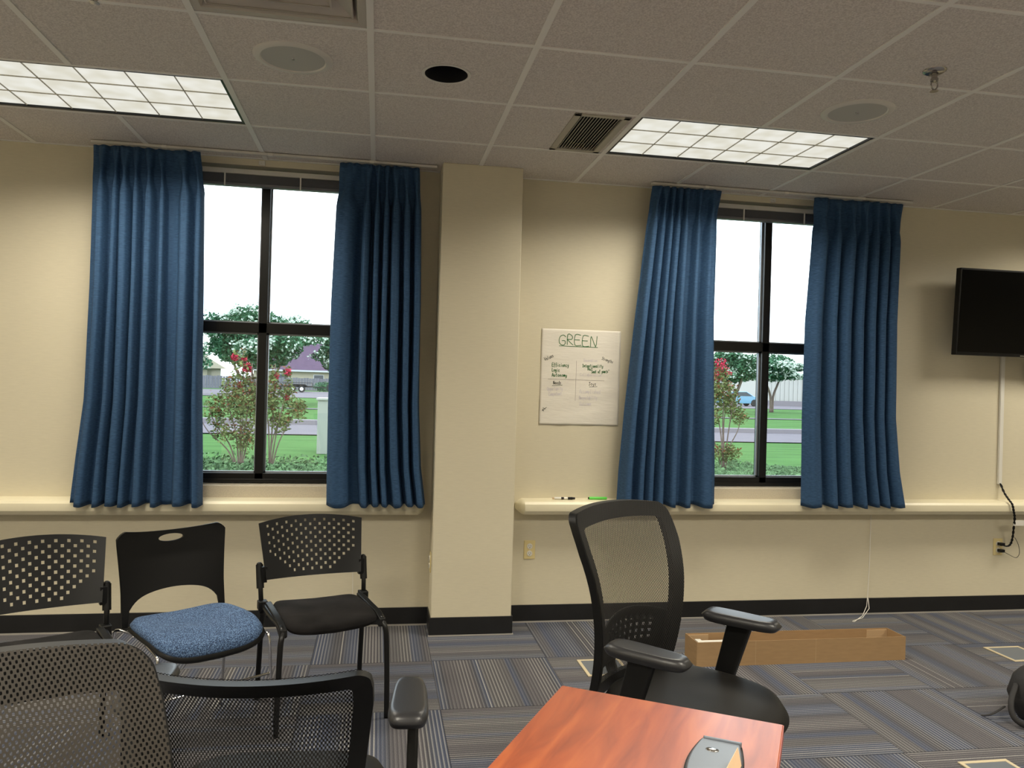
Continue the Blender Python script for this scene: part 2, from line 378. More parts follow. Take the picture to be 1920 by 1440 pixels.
# ceiling
def cellx(i): return X0+i*T
def celly(j): return Y0-j*T
lights = [(i, j) for j in (0, 5, 10) for i in (-8, -3, 2, 7)]      # lower-left cell of each 2 x 1 fixture
taken = set()
for i, j in lights: taken |= {(i, j), (i+1, j)}
taken.add((-1, 2))
CAN = (.238, -1.49, .088); GRL = (.858, 1.128, -1.185, -.622)
ce = MB(); imin, imax, jmax = -9, 12, 14
def quad(mb, x0, x1, y0, y1, z): mb.add([(x0, y0, z), (x1, y0, z), (x1, y1, z), (x0, y1, z)], [(0, 1, 2, 3)])
for i in range(imin, imax):
    for j in range(-1, jmax):
        x0, x1 = max(cellx(i), XW), min(cellx(i+1), XE); y1, y0 = min(celly(j), 0), max(celly(j+1), YS)
        if x1 <= x0 or y1 <= y0 or (i, j) in taken: continue
        if (i, j) == (0, 1):
            n = 48; cx, cy, r = CAN; vs = []
            for k in range(n):
                a = 2*PI*k/n; c, s_ = cos(a), sin(a)
                tx = ((x1-cx) if c > 0 else (x0-cx))/c if abs(c) > 1e-6 else 1e9
                ty = ((y1-cy) if s_ > 0 else (y0-cy))/s_ if abs(s_) > 1e-6 else 1e9
                t = min(tx, ty); vs += [(cx+r*c, cy+r*s_, H), (cx+t*c, cy+t*s_, H)]
            ce.add(vs, [(2*k, 2*k+1, (2*k+3) % (2*n), (2*k+2) % (2*n)) for k in range(n)])
            for (xx, yy) in ((x0, y0), (x1, y0), (x1, y1), (x0, y1)):   # corner slivers
                ks = sorted(range(n), key=lambda k: (vs[2*k+1][0]-xx)**2+(vs[2*k+1][1]-yy)**2)[:2]
                ce.add([vs[2*ks[0]+1], (xx, yy, H), vs[2*ks[1]+1]], [(0, 1, 2)])
        elif (i, j) == (1, 0):
            quad(ce, x0, GRL[0], y0, y1, H); quad(ce, GRL[1], x1, y0, y1, H); quad(ce, GRL[0], GRL[1], y0, GRL[2], H); quad(ce, GRL[0], GRL[1], GRL[3], y1, H)
        else: quad(ce, x0, x1, y0, y1, H)
struct(ce.build('ceiling', m_tile, normals=False))
struct(bx('trim_3', m_tile, None, XW-.1, XE+.1, YS-.1, .26, H+.35, H+.4))       # slab over the ceiling void
gb = MB(); bw = .0125
for i in range(imin, imax+1):
    x = cellx(i)
    if XW < x < XE:
        segs = [(YS, 0.)]
        for (a, b) in lights:
            if a+1 == i:
                y_hi, y_lo = celly(b), celly(b+1)
                segs = [q for s0, s1 in segs for q in ((s0, min(s1, y_lo)), (max(s0, y_hi), s1)) if q[1]-q[0] > .01]
        for s0, s1 in segs:
            if i == 1: s1 = min(s1, PY) if s1 > PY else s1
            gb.box(x-bw, x+bw, s0, s1, H-.004, H+.02)
for j in range(0, jmax):
    y = celly(j)
    if y > YS: gb.box(XW, XE, y-bw*.7, y+bw*.7, H-.0035, H+.0)
struct(gb.build('trim_4', m_bar))
wa = MB()
for a, b in ((XW, PX0), (PX1, XE)): wa.box(a, b, -.02, -.0005, H-.003, H)
struct(wa.build('trim_5', m_bar))

# ---------------------------------------------------------------- ceiling lights
def make_light():
    r = thing('ceiling_light', 'x', 'ceiling light', (0, 0, H), 0, 'recessed ceiling lights')
    w, d = 2*T-.03, T-.03
    f = MB()
    for a in ((-w/2, w/2, -d/2, -d/2+.010), (-w/2, w/2, d/2-.010, d/2), (-w/2, -w/2+.010, -d/2, d/2), (w/2-.010, w/2, -d/2, d/2)): f.box(*a, -.001, .06)
    f.build('frame', m_blackm, r)
    g = MB()
    for k in range(1, 6): x = -w/2+w*k/6; g.box(x-.0018, x+.0018, -d/2+.010, d/2-.010, .003, .0075)
    for k in range(1, 3): y = -d/2+d*k/3; g.box(-w/2+.010, w/2-.010, y-.0018, y+.0018, .003, .0075)
    g.build('louver', m_grille, r)
    MB().add([(-w/2+.010, -d/2+.010, .008), (w/2-.010, -d/2+.010, .008), (w/2-.010, d/2-.010, .008), (-w/2+.010, d/2-.010, .008)], [(0, 3, 2, 1)]).build('lens', m_lens, r, normals=False)
    bx('housing', m_white, r, -w/2, w/2, -d/2, d/2, .062, .12)
    ld = bpy.data.lights.new('lamp', 'AREA'); ld.shape = 'RECTANGLE'; ld.size = w-.06; ld.size_y = d-.06; ld.energy = LAMP_NEAR; ld.color = (1, .92, .76); ld.spread = rad(151)
    lo = bpy.data.objects.new('lamp', ld); COL.objects.link(lo); lo.parent = r; lo.location = (0, 0, -.003)
    return r
labels_l = {(-3, 0): 'lit recessed grid ceiling light at the left, above the left window', (2, 0): 'lit recessed grid ceiling light at the right, beside the slatted return grille'}
l0 = make_light()
far_lamp = [c for c in l0.children if c.type == 'LIGHT'][0].data.copy(); far_lamp.energy = LAMP_FAR
for n_, (i, j) in enumerate(lights):
    o = l0 if n_ == 0 else copy_tree(l0)
    o.location = (cellx(i)+T, celly(j)-T/2, H)
    if j:
        for c in o.children:
            if c.type == 'LIGHT': c.data = far_lamp
    o['label'] = labels_l.get((i, j), 'ceiling light outside the photo, %s row from the windows, %s from the left' % (('first', 'second', 'third')[(0, 5, 10).index(j)], ('first', 'second', 'third', 'fourth')[(-8, -3, 2, 7).index(i)]))

# round ceiling speakers
def speaker(x, y, label):
    r = thing('ceiling_speaker', label, 'speaker', (x, y, H), 0, 'round ceiling speakers')
    MB().lathe([(.121, -.004), (.126, -.010), (.142, -.009), (.152, -.003), (.153, 0), (.121, 0)], 48, cap=False).build('rim', m_spkrim, r, smooth=40)
    MB().lathe([(.0, -.006), (.06, -.0065), (.122, -.005)], 48, cap=False).build('grille', m_spk, r, smooth=True)
    MB().lathe([(.001, -.010), (.006, -.009), (.007, -.006)], 16, cap=False).build('screw', m_nickel, r, smooth=True)
speaker(-.365, -1.508, 'round grey ceiling speaker beside the big square air vent, left of the dark downlight')
speaker(2.067, -1.508, 'round grey ceiling speaker at the right, beyond the right ceiling light near the sprinkler')
# recessed can
r = thing('recessed_downlight', 'small round unlit recessed downlight with a black interior in the ceiling', 'ceiling light', (CAN[0], CAN[1], H))
MB().lathe([(.088, .0), (.088, -.003), (.1, -.003), (.1, -.0005)], 48, cap=False).build('trim_ring', m_white, r, smooth=40)
MB().lathe([(.087, -.002), (.080, .06), (.072, .14), (.001, .14)], 48, cap=False).build('baffle', m_hole, r, smooth=True)
MB().lathe([(.05, .095), (.06, .115), (.001, .125)], 32, cap=False).build('bulb', m_spkrim, r, smooth=True)
# air diffuser (square, stepped)
r = thing('air_diffuser', 'large square stepped air diffuser in the ceiling, top left of the photo', 'air vent', (cellx(-1)+T/2, celly(2)-T/2, H))
h = T/2-.013; q = MB(); lv = [(h, 0), (h-.03, .0), (h-.045, .03), (h-.075, .015)]
def frames(mb, a, za, b, zb):
    mb.add([(-a, -a, za), (a, -a, za), (a, a, za), (-a, a, za), (-b, -b, zb), (b, -b, zb), (b, b, zb), (-b, b, zb)], [(0, 1, 5, 4), (1, 2, 6, 5), (2, 3, 7, 6), (3, 0, 4, 7)])
frames(q, h, -.002, h-.028, -.002); frames(q, h-.028, -.002, h-.05, .05)
q.build('frame', m_vent, r)
for k, (a, b) in enumerate(((h-.045, h-.105), (h-.115, h-.165), (h-.172, h-.215))):
    q = MB(); frames(q, a, .004-.002*k, b, .035); frames(q, a, .004-.002*k, a-.006, .002-.002*k); q.build('louver_ring', m_vent, r, solid=.002)
bx('plenum', m_hole, r, -h+.03, h-.03, -h+.03, h-.03, .07, .1)
# return grille
r = thing('return_grille', 'narrow slatted return air grille left of the right ceiling light', 'air vent', ((GRL[0]+GRL[1])/2, (GRL[2]+GRL[3])/2, H))
gw, gd = (GRL[1]-GRL[0])/2, (GRL[3]-GRL[2])/2
q = MB()
for a in ((-gw, gw, -gd, -gd+.028), (-gw, gw, gd-.028, gd), (-gw, -gw+.034, -gd, gd), (gw-.034, gw, -gd, gd)): q.box(*a, -.005, .012)
q.build('frame', m_grille, r, bev=.002)
for k in range(13):
    x = -gw+.045+k*(2*gw-.09)/12
    MB().box(-.0065, .0065, -gd+.028, gd-.028, -.001, .001, Matrix.Translation((x, 0, .004)) @ Matrix.Rotation(rad(-38), 4, 'Y')).build('slat', m_grille, r)
bx('duct', m_hole, r, -gw+.01, gw-.01, -gd+.01, gd-.01, .04, .06)
# sprinklers
def sprinkler(x, y, label):
    r = thing('fire_sprinkler', label, 'sprinkler', (x, y, H), 0, 'pendent ceiling sprinklers')
    MB().lathe([(.014, -.012), (.03, -.011), (.042, -.004), (.043, 0)], 32, cap=False).build('escutcheon', m_nickel, r, smooth=True)
    MB().lathe([(.011, -.0), (.011, -.03), (.014, -.032), (.014, -.042), (.006, -.044)], 16).build('body', m_nickel, r, smooth=30)
    q = MB()
    for s_ in (-1, 1): q.tube(smooth_path([(s_*.009, 0, -.042), (s_*.014, 0, -.055), (s_*.010, 0, -.068), (0, 0, -.076)], 4), .0028, 8)
    q.build('yoke', m_nickel, r, smooth=True)
    MB().lathe([(.001, -.076), (.013, -.078), (.016, -.081), (.001, -.0815)], 20).build('deflector', m_nickel, r, smooth=30)
sprinkler(2.085, -1.975, 'chrome fire sprinkler hanging from the ceiling at the upper right')
sprinkler(-.926, -1.995, 'fire sprinkler cut off by the top edge of the photo, left of the square vent')

# ---------------------------------------------------------------- windows
for n_, (a, b) in enumerate(OPEN):
    mc = (-.678, 2.497)[n_]
    r = thing('window_%d' % (n_+1), None, None, (mc, 0, 0)); struct(r); a -= mc; b -= mc
    f = MB(); y0, y1 = .085, .165; fz0, fz1 = ZS+.005, ZH
    f.box(a, b, y0, y1, fz0, .885); f.box(a, b, y0, y1, fz1-.05, fz1); f.box(a, a+.05, y0, y1, fz0, fz1); f.box(b-.05, b, y0, y1, fz0, fz1)
    f.box(-.024, .024, y0, y1, fz0, fz1); f.box(a, b, y0, y1, 1.707, 1.766); f.box(a, b, y0-.012, y0, fz0, .852)
    f.build('window_frame', m_alu, r, bev=.002)
    for (xa, xb) in ((a+.05, -.024), (.024, b-.05)):
        for (za, zb) in ((.885, 1.707), (1.766, fz1-.05)):
            q = MB(); g = .009
            q.box(xa, xb, .120, .134, za, za+g); q.box(xa, xb, .120, .134, zb-g, zb); q.box(xa, xa+g, .120, .134, za, zb); q.box(xb-g, xb, .120, .134, za, zb)
            q.build('glazing_bead', m_bead, r)
            bx('pane', m_glass, r, xa+.002, xb-.002, .124, .130, za+.002, zb-.002)
    struct(MB().box(a+mc-.0, b+mc+.0, -.012, .165, ZS-.073, ZS).build('trim_%d' % (6+n_), m_stool, bev=.004))
    # blinds, raised
    r = thing('venetian_blind', ('grey venetian blind raised to the top of the left window', 'grey venetian blind raised to the top of the right window')[n_], 'blind', (mc, 0, 0), 0, 'raised window blinds')
    bx('headrail', m_trimwhite, r, a+.01, b-.01, .005, .05, 2.612, 2.642, bev=.003)
    q = MB()
    for k in range(15): q.box(a+.015, b-.015, .004, .052, 2.563+k*.0032, 2.5645+k*.0032)
    q.build('slat_stack', m_blind, r)
    bx('bottom_rail', m_blind, r, a+.012, b-.012, .004, .052, 2.545, 2.561, bev=.003)
    for x in (-.22, .20): bx('ladder_cord', m_cord, r, x-.004, x+.004, -.0005, .004, 2.54, 2.612)

# thin pull cords
cord = tag(MB().tube([(3.213, -.024, .655), (3.212, -.022, .3), (3.206, -.02, .112), (3.195, -.03, .06), (3.14, -.07, .01), (3.06, -.13, .003), (3.02, -.165, .003), (3.005, -.165, .003), (3.02, -.15, .003), (3.12, -.10, .006), (3.20, -.05, .05), (3.209, -.022, .11)], .0022, 6).tube([(3.213, -.024, .655), (3.213, -.024, .72), (3.213, -.02, .76)], .002, 6).build('blind_cord', m_cord, smooth=True), 'white blind cord hanging below the right window and looping on the carpet', 'cord')
tag(MB().tube([(-.119, -.012, .645), (-.118, -.014, .4), (-.114, -.018, .17), (-.122, -.02, .10), (-.10, -.02, .165)], .0018, 6).build('blind_cord', m_cord, smooth=True), 'thin white blind cord behind the perforated chair beside the pillar', 'cord')

# ---------------------------------------------------------------- ledges (rounded wall rail)
def ledge(x0, x1, caps, label):
    prof = [(0, .757), (-.085, .754), (-.105, .748), (-.117, .735), (-.120, .718), (-.118, .695), (-.102, .674), (-.09, .669), (0, .669)]
    r = thing('wall_ledge', label, 'ledge', (0, 0, 0), 0, 'cream wall ledges under the windows')
    mb = MB(); n = len(prof); mb.add([(x, y, z) for x in (x0, x1) for y, z in prof], [(i, (i+1) % n, n+(i+1) % n, n+i) for i in range(n)]+[tuple(range(n)), tuple(range(n, 2*n))[::-1]])
    mb.build('rail', m_ledge, r, smooth=30)
    for xe, s_ in caps:
        q = MB(); rs = []
        for t in (0, .004, .02, .035, .045):
            k = 1-max(0, (t-.004)/.041)**1.6*.62
            rs.append([(xe+s_*t, y*k, .713+(z-.713)*k) for y, z in prof])
        vs = [p for r_ in rs for p in r_]
        q.add(vs, [(a*n+i, a*n+(i+1) % n, (a+1)*n+(i+1) % n, (a+1)*n+i) for a in range(4) for i in range(n)]+[tuple(range(4*n, 5*n))])
        q.build('end_cap', m_ledge, r, smooth=40)
ledge(XW+.001, .243, [(.243, 1)], 'long cream rounded ledge on the wall left of the pillar')
ledge(.884, XE-.001, [(.884, -1)], 'long cream rounded ledge on the wall right of the pillar')

# ---------------------------------------------------------------- curtains
def curtain(label, keys, folds, seed, zt=2.672, zb=.738, Yc=-.168, gaps=()):
    """keys: (z, xl, xr) from top to bottom; folds: u positions of the ridges"""
    rnd = random.Random(seed); nu, nv = 220, 70
    def ends(z):
        for (z0, a0, b0), (z1, a1, b1) in zip(keys, keys[1:]):
            if z >= z1:
                t = (z0-z)/(z0-z1); t = max(0, min(1, t)); return a0+(a1-a0)*t, b0+(b1-b0)*t
        return keys[-1][1:]
    F = folds
    wd = [rnd.uniform(.85, 1.15) for _ in F]
    def fn(u, v):
        v2 = v**.8 if v < .15 else v
        z = zt-(zt-zb)*v
        xl, xr = ends(z)
        head = max(0, 1-v/.065)
        d = 0; pinch = math.exp(-((v-.075)/.03)**2)
        for k, (fu, fwid) in enumerate(F):
            drift = .008*sin(v*2.2+seed+k*2.1)
            t = (u-fu-drift)/(fwid*wd[k]*.47)*(1+.9*pinch)
            # rounded ridge with a steep flank
            g = math.exp(-abs(t)**4.0)
            d = max(d, g)
        amp = .060+.028*min(1, v*1.6)
        y = Yc-amp*(d-.5)*(1-.75*head)*(1-.3*pinch)
        y += .002*sin(u*60+v*4+seed)*(1-head)+.005*sin(u*11+v*2+seed)
        if head > 0: y += -.006*sin(u*PI*2*len(F)*1.5)*head
        x = xl+(xr-xl)*u+.0012*sin(v*11+u*30)*v
        if pinch > .05:  # gather towards each ridge
            for fu, fwid in F:
                if abs(u-fu) < fwid*.8: x += (fu-u)*(xr-xl)*.38*pinch*(1-abs(u-fu)/(fwid*.8))
        zz = z+(.004*sin(u*23+seed)-.008*d)*max(0, (v-.93)/.07)
        if zz < .90 and y > -.126: y = y+(-.126-.02*(y+.126)-y)*min(1, (.90-zz)/.12)
        return (x, y, zz)
    mb = MB().grid(fn, nu, nv)
    o = mb.build('curtain', m_blue, None, smooth=True, solid=.0025)
    return tag(o, label, 'curtain', 'blue pleated window curtains')
F1 = [(.09,.10),(.225,.06),(.31,.09),(.40,.07),(.52,.09),(.64,.065),(.83,.11),(.965,.07)]
F2 = [(.12,.22),(.37,.08),(.48,.085),(.585,.085),(.71,.10),(.83,.08),(.95,.08)]
F3 = [(.08,.11),(.20,.085),(.30,.08),(.41,.085),(.52,.08),(.68,.09),(.89,.20)]
F4 = [(.10,.18),(.27,.09),(.42,.11),(.57,.08),(.69,.08),(.81,.08),(.93,.10)]
sh = -.030*0
curtain('blue pleated curtain on the left side of the left window', [(2.68, -1.545, -.998), (2.45, -1.553, -.972), (1.9, -1.556, -.965), (1.3, -1.57, -.958), (1.0, -1.60, -.948), (.73, -1.622, -.940)], F1, 1)
curtain('blue pleated curtain on the right side of the left window, beside the pillar', [(2.68, -.247, .198), (2.45, -.262, .215), (1.9, -.275, .228), (1.3, -.277, .235), (.95, -.272, .255), (.73, -.268, .288)], F2, 2)
curtain('blue pleated curtain on the left side of the right window, by the paper sheet', [(2.68, 1.603, 2.05), (2.5, 1.585, 2.035), (1.9, 1.525, 2.035), (1.3, 1.47, 2.055), (.95, 1.447, 2.065), (.73, 1.44, 2.068)], F3, 3)
curtain('blue pleated curtain on the right side of the right window, nearest the television', [(2.68, 2.665, 3.29), (2.45, 2.665, 3.285), (1.9, 2.635, 3.27), (1.3, 2.635, 3.275), (.95, 2.645, 3.31), (.73, 2.65, 3.355)], F4, 4)
for n_, (a, b, lab) in enumerate(((-1.56, .30, 'white curtain track on the ceiling above the left window'), (1.60, 3.36, 'white curtain track on the ceiling above the right window'))):
    r = thing('curtain_track', lab, 'curtain track', ((a+b)/2, -.15, H), 0, 'curtain tracks'); hw = (b-a)/2
    MB().box(-hw, hw, -.011, .011, -.018, -.004).build('rail', m_trimwhite, r, bev=.002)
    for x in (-hw*.6, 0, hw*.6): bx('bracket', m_white, r, x-.012, x+.012, -.014, .014, -.0195, -.004)
for x, lab in ((-.695, 'left'), (2.47, 'right')):
    tag(MB().box(x-.017, x+.017, -.012, 0, ZH+.004, ZH+.03).box(x-.004, x+.004, -.016, -.012, ZH+.012, ZH+.019).build('wall_bracket', m_white, bev=.002), 'small white bracket above the %s window' % lab, 'bracket')

# ---------------------------------------------------------------- television, raceway, outlets
TVX0, TVX1, TVZ0, TVZ1 = 3.70, 4.70, 1.722, 2.288
r = thing('television', 'black flat television mounted on the wall at the right edge', 'television', ((TVX0+TVX1)/2, -.155, (TVZ0+TVZ1)/2))
r.rotation_euler = (rad(3), 0, 0); hw, hh = (TVX1-TVX0)/2, (TVZ1-TVZ0)/2
MB().box(-hw, hw, -.012, .03, -hh, hh).build('bezel', m_black, r, bev=.004)
bx('screen', m_tv, r, -hw+.012, hw-.012, -.0135, -.010, -hh+.022, hh-.012)
bx('lower_lip', m_blacks, r, -hw+.006, hw-.006, -.0150, -.010, -hh+.013, -hh+.016)
bx('badge', m_chrome, r, -.022, .022, -.0158, -.0145, -hh+.006, -hh+.010)
bx('rear_cover', m_black, r, -.35, .35, .03, .055, -.2, .2, bev=.01)
bx('wall_mount', m_blackm, r, -.15, .15, .055, .14, -.15, .15)
tag(MB().box(4.165, 4.195, -.016, 0, .862, 1.95).build('cable_raceway', m_white, bev=.004), 'white vertical cable cover on the wall below the television', 'cable cover')
tag(MB().box(4.357, 4.45, -.05, 0, 1.60, 1.70).box(4.365, 4.44, -.03, 0, 1.565, 1.60).build('wall_box', m_black, bev=.004), 'small black box on the wall at the right edge, below the television', 'box')
def outlet(loc, rot, label):
    r = thing('power_outlet', label, 'outlet', loc, rot, 'ivory wall outlets')
    MB().box(-.035, .035, -.006, 0, -.057, .057).build('plate', m_ivory, r, bev=.003)
    for z in (.022, -.022):
        s_ = MB().lathe([(.017, -.0), (.017, .0035), (.0155, .0045), (.001, .0045)], 24, Matrix.Translation((0, -.006, z)) @ Matrix.Rotation(rad(90), 4, 'X')).build('socket', m_white, r, smooth=30)
        for x, hh_ in ((-.006, .005), (.006, .0065)): bx('slot', m_hole, s_, x-.001, x+.001, -.0112, -.0100, z-hh_/2+.003, z+hh_/2+.003)
        bx('slot', m_hole, s_, -.002, .002, -.0112, -.0100, z-.010, z-.006)
    MB().lathe([(.003, 0), (.003, .001), (.001, .0012)], 10, Matrix.Translation((0, -.006, 0)) @ Matrix.Rotation(rad(90), 4, 'X')).build('screw', m_white, r)
    return r
outlet((.937, 0, .442), 0, 'ivory double outlet on the wall just right of the pillar')
outlet((4.185, 0, .436), 0, 'ivory double outlet at the right edge with black plugs in it')
outlet((PX0, -.115, .40), -90, 'ivory plate on the left side of the pillar, seen edge on')
r = thing('power_cable', 'twisted black power cable running from the cable cover down to the right outlet', 'cable', (4.18, -.02, .86))
def rel(P, o): return [tuple(Vector(p)-Vector(o)) for p in P]
O_ = (4.18, -.02, .86)
path = smooth_path([(x+.36*min(0, y+.014), y, z) for x, y, z in [(4.182, -.014, .868), (4.195, -.05, .81), (4.20, -.10, .775), (4.212, -.132, .745), (4.222, -.137, .70), (4.236, -.128, .655), (4.252, -.09, .58), (4.262, -.06, .51), (4.252, -.05, .462), (4.225, -.045, .448), (4.19, -.03, .458)]], 8)
for ph in (0, PI):
    q = []
    for k, p in enumerate(path): q.append(p+Vector((cos(k*.9+ph)*.004, sin(k*.9+ph)*.004, 0)))
    MB().tube(rel(q, O_), .0042, 6).build('strand', m_black, r, smooth=True)
for z in (.459, .415): MB().box(4.172-O_[0], 4.205-O_[0], -.046-O_[1], -.0115-O_[1], z-.010-O_[2], z+.010-O_[2]).build('plug', m_black, r, bev=.004)
MB().tube(rel(smooth_path([(4.20, -.03, .412), (4.24, -.04, .39), (4.29, -.045, .37), (4.315, -.045, .40), (4.30, -.05, .46), (4.262, -.06, .51)], 6), O_), .0018, 6).build('thin_wire', m_black, r, smooth=True)
MB().box(4.205-O_[0], 4.285-O_[0], -.108-O_[1], -.106-O_[1], .598-O_[2], .634-O_[2]).build('tag', m_white, r)

# ---------------------------------------------------------------- markers on the ledge
def marker(x0, x1, y, rad_, label, mats, nm='marker'):
    r = thing(nm, label, 'marker pen', ((x0+x1)/2, y, .756+rad_)); h = (x1-x0)/2
    R = Matrix.Rotation(rad(90), 4, 'Y')
    for a, b, m, k in mats: MB().lathe([(rad_*k*.85, a*h), (rad_*k, a*h+.003), (rad_*k, b*h-.003), (rad_*k*.85, b*h)], 16, R).build('cap' if k > 1 else 'barrel', m, r, smooth=40)
marker(1.060, 1.200, -.055, .008, 'white marker with dark ends lying on the ledge below the paper sheet', [(-1, -.85, m_tan, .7), (-.85, -.25, m_white, 1.01), (-.25, .0, m_bag, .95), (0, .35, m_white, .9), (.35, .8, m_black, 1.0), (.8, 1, m_bag, .8)])
marker(1.284, 1.402, -.05, .0085, 'green marker lying on the ledge behind the office chair', [(-1, -.9, m_black, .8), (-.9, 1, m_gmark, 1.02)])

# ---------------------------------------------------------------- handwritten sheet
GL = {'A': [[(0, 0), (2, 6), (4, 0)], [(1, 2.2), (3, 2.2)]], 'E': [[(3.6, 6), (.4, 6), (.2, 0), (3.8, 0)], [(.3, 3.1), (3, 3.1)]], 'G': [[(3.8, 5), (2.6, 6), (1, 5.2), (.2, 3), (.8, .8), (2.4, 0), (3.6, .8), (3.7, 2.6), (2.1, 2.6)]],
 'I': [[(1, 6), (3, 6)], [(2, 6), (2, 0)], [(1, 0), (3, 0)]], 'J': [[(.8, 6), (4, 6)], [(2.6, 6), (2.4, 1), (1.6, 0), (.6, .8)]], 'L': [[(.5, 6), (.4, 0), (3.4, 0)]], 'N': [[(.2, 0), (.5, 6), (3.3, 0), (3.7, 6.2)]], 'R': [[(.4, 0), (.4, 6), (2.8, 5.7), (3.3, 4.3), (2.5, 3.2), (.5, 3), (3.6, 0)]],
 'S': [[(3.5, 5.3), (2.2, 6), (.8, 5), (1.4, 3.6), (3, 2.6), (3.2, .9), (1.8, 0), (.4, .7)]], 'V': [[(.2, 6), (1.7, 0), (4, 6.2)]], 'O': [[(2, 6), (.5, 4.6), (.3, 1.6), (1.8, 0), (3.5, 1.4), (3.6, 4.4), (2, 6)]], 'C': [[(3.6, 5), (2.2, 6), (.5, 4.2), (.4, 1.6), (1.8, 0), (3.5, .8)]],
 'a': [[(3, 3.4), (1.2, 3.6), (.4, 1.6), (1.4, 0), (2.8, 1.2), (3, 3.4), (3.3, 0)]], 'b': [[(.5, 6), (.5, 0), (2.4, .1), (3.1, 1.8), (2, 3.4), (.6, 2.6)]], 'c': [[(3, 3), (1.6, 3.6), (.5, 1.8), (1.4, 0), (3, .6)]], 'd': [[(3, 3), (1.2, 3.4), (.5, 1.4), (1.6, 0), (3, 1.4), (3.2, 6), (3.2, 0)]],
 'e': [[(.6, 1.8), (2.9, 2.2), (2, 3.6), (.7, 2.6), (.8, .6), (2.2, 0), (3.2, .8)]], 'f': [[(3.2, 5.6), (2, 6), (1.5, 4), (1.5, -1.5)], [(.5, 3.2), (2.9, 3.4)]], 'g': [[(3, 3), (1.2, 3.6), (.6, 1.6), (1.6, .3), (3, 1.6), (3, 3.4), (3, -1.4), (1.4, -2.2), (.6, -1.2)]], 'h': [[(.5, 6), (.5, 0), (.8, 2.6), (2.2, 3.4), (3, 2), (3, 0)]],
 'i': [[(1.5, 3.5), (1.5, 0)], [(1.5, 5), (1.6, 5.3)]], 'l': [[(1.4, 6), (1.4, .2), (2.1, 0)]], 'm': [[(.2, 3.4), (.3, 0), (1, 3.2), (1.9, 2.8), (1.9, 0), (2.7, 3.2), (3.6, 2.6), (3.7, 0)]], 'n': [[(.4, 3.4), (.5, 0), (1.2, 3), (2.6, 3.2), (3, 0)]], 'o': [[(1.8, 3.5), (.5, 2), (1.2, .1), (2.8, .6), (3, 2.6), (1.8, 3.5)]],
 'p': [[(.5, 3.4), (.5, -2.2)], [(.5, 2.8), (2, 3.6), (3.1, 2), (2, .2), (.6, .6)]], 'r': [[(.6, 3.4), (.7, 0), (1, 2.6), (2.8, 3.4)]], 's': [[(2.8, 3), (1.6, 3.6), (.9, 2.6), (2.6, 1.2), (1.8, 0), (.4, .4)]], 't': [[(1.6, 5.4), (1.5, .4), (2.6, 0)], [(.4, 3.8), (2.9, 3.9)]], 'u': [[(.5, 3.4), (.7, .4), (2, 0), (2.9, 1.4), (3, 3.4), (3.2, 0)]],
 'v': [[(.4, 3.4), (1.6, 0), (3.1, 3.5)]], 'y': [[(.5, 3.4), (1.2, .6), (2.4, .8)], [(3.1, 3.5), (2.6, -.8), (1.2, -2.2), (.3, -1.6)]], '"': [[(1, 6), (1, 5)], [(2, 6.1), (2, 5.1)]], ' ': []}
def write(mb, text, x, z, w, h, ang=0, thick=.0022, seed=0):
    rnd = random.Random(seed); n = len(text); adv = w/n; kx = adv/4.6; kz = h/6; ca, sa = cos(rad(ang)), sin(rad(ang))
    for i, ch in enumerate(text):
        oy = rnd.uniform(-.3, .3)*kz
        for st in GL[ch]:
            P = []
            for (gx, gz) in st:
                px = i*adv+gx*kx+rnd.uniform(-.15, .15)*kx; pz = gz*kz+oy
                P.append(Vector((x+px*ca-pz*sa, 0, z+px*sa+pz*ca)))
            if len(P) > 2: P = smooth_path(P, 3)
            for p, q in zip(P, P[1:]):
                d = (q-p)
                if d.length < 1e-6: continue
                d.normalize(); s_ = Vector((-d.z, 0, d.x))*thick/2; e = d*thick*.4
                mb.add([p-s_-e, q-s_+e, q+s_+e, p+s_-e], [(0, 1, 2, 3)])
PXO, PZO = .974, 1.796
r = thing('paper_sheet', 'white flip chart sheet headed GREEN stuck on the wall right of the pillar', 'paper sheet', (PXO, -.0025, PZO))
def pfn(u, v):
    x = .503*u+.003*v*0; z = -.588*v
    return (x+.002*(1-v), -.0016*sin(v*26+u*5)*.5-.0012*sin(u*19+v*9)-.001, z-.006*u*(1-v)*0)
MB().grid(pfn, 40, 50).build('sheet', m_paper, r, smooth=True, solid=.0004)
def P2(px, py): return ((px-1015)*.003405, -(py-616)*.00325)
g_ = MB(); k_ = MB(); f_ = MB(); l_ = MB()
x, z = P2(1047, 645.5); write(g_, 'GREEN', x, z, .250, .062, -1, .0042, 1)
def stroke(mb, a, b, th): 
    p = Vector((P2(*a)[0], 0, P2(*a)[1])); q = Vector((P2(*b)[0], 0, P2(*b)[1])); d = (q-p).normalized(); s_ = Vector((-d.z, 0, d.x))*th/2
    for k in range(30):
        a_, b_ = p+(q-p)*(k/30), p+(q-p)*((k+1)/30); mb.add([a_-s_, b_-s_, b_+s_, a_+s_], [(0, 1, 2, 3)])
stroke(g_, (1048, 648), (1120, 648.5), .0032)
for t, px, py, w_, h_, a_ in (('Efficiency', 1036, 687, .108, .021, 0), ('Logic', 1036, 696.5, .05, .020, 0), ('Autonomy', 1036, 706, .098, .020, 0), ('Intentionality', 1092, 686.5, .135, .018, 0), ('Not', 1102, 692, .034, .017, -2), ('"Seat of pants"', 1107, 697.5, .125, .018, 2)):
    x, z = P2(px, py); write(g_, t, x, z, w_, h_, a_, .0030, len(t))
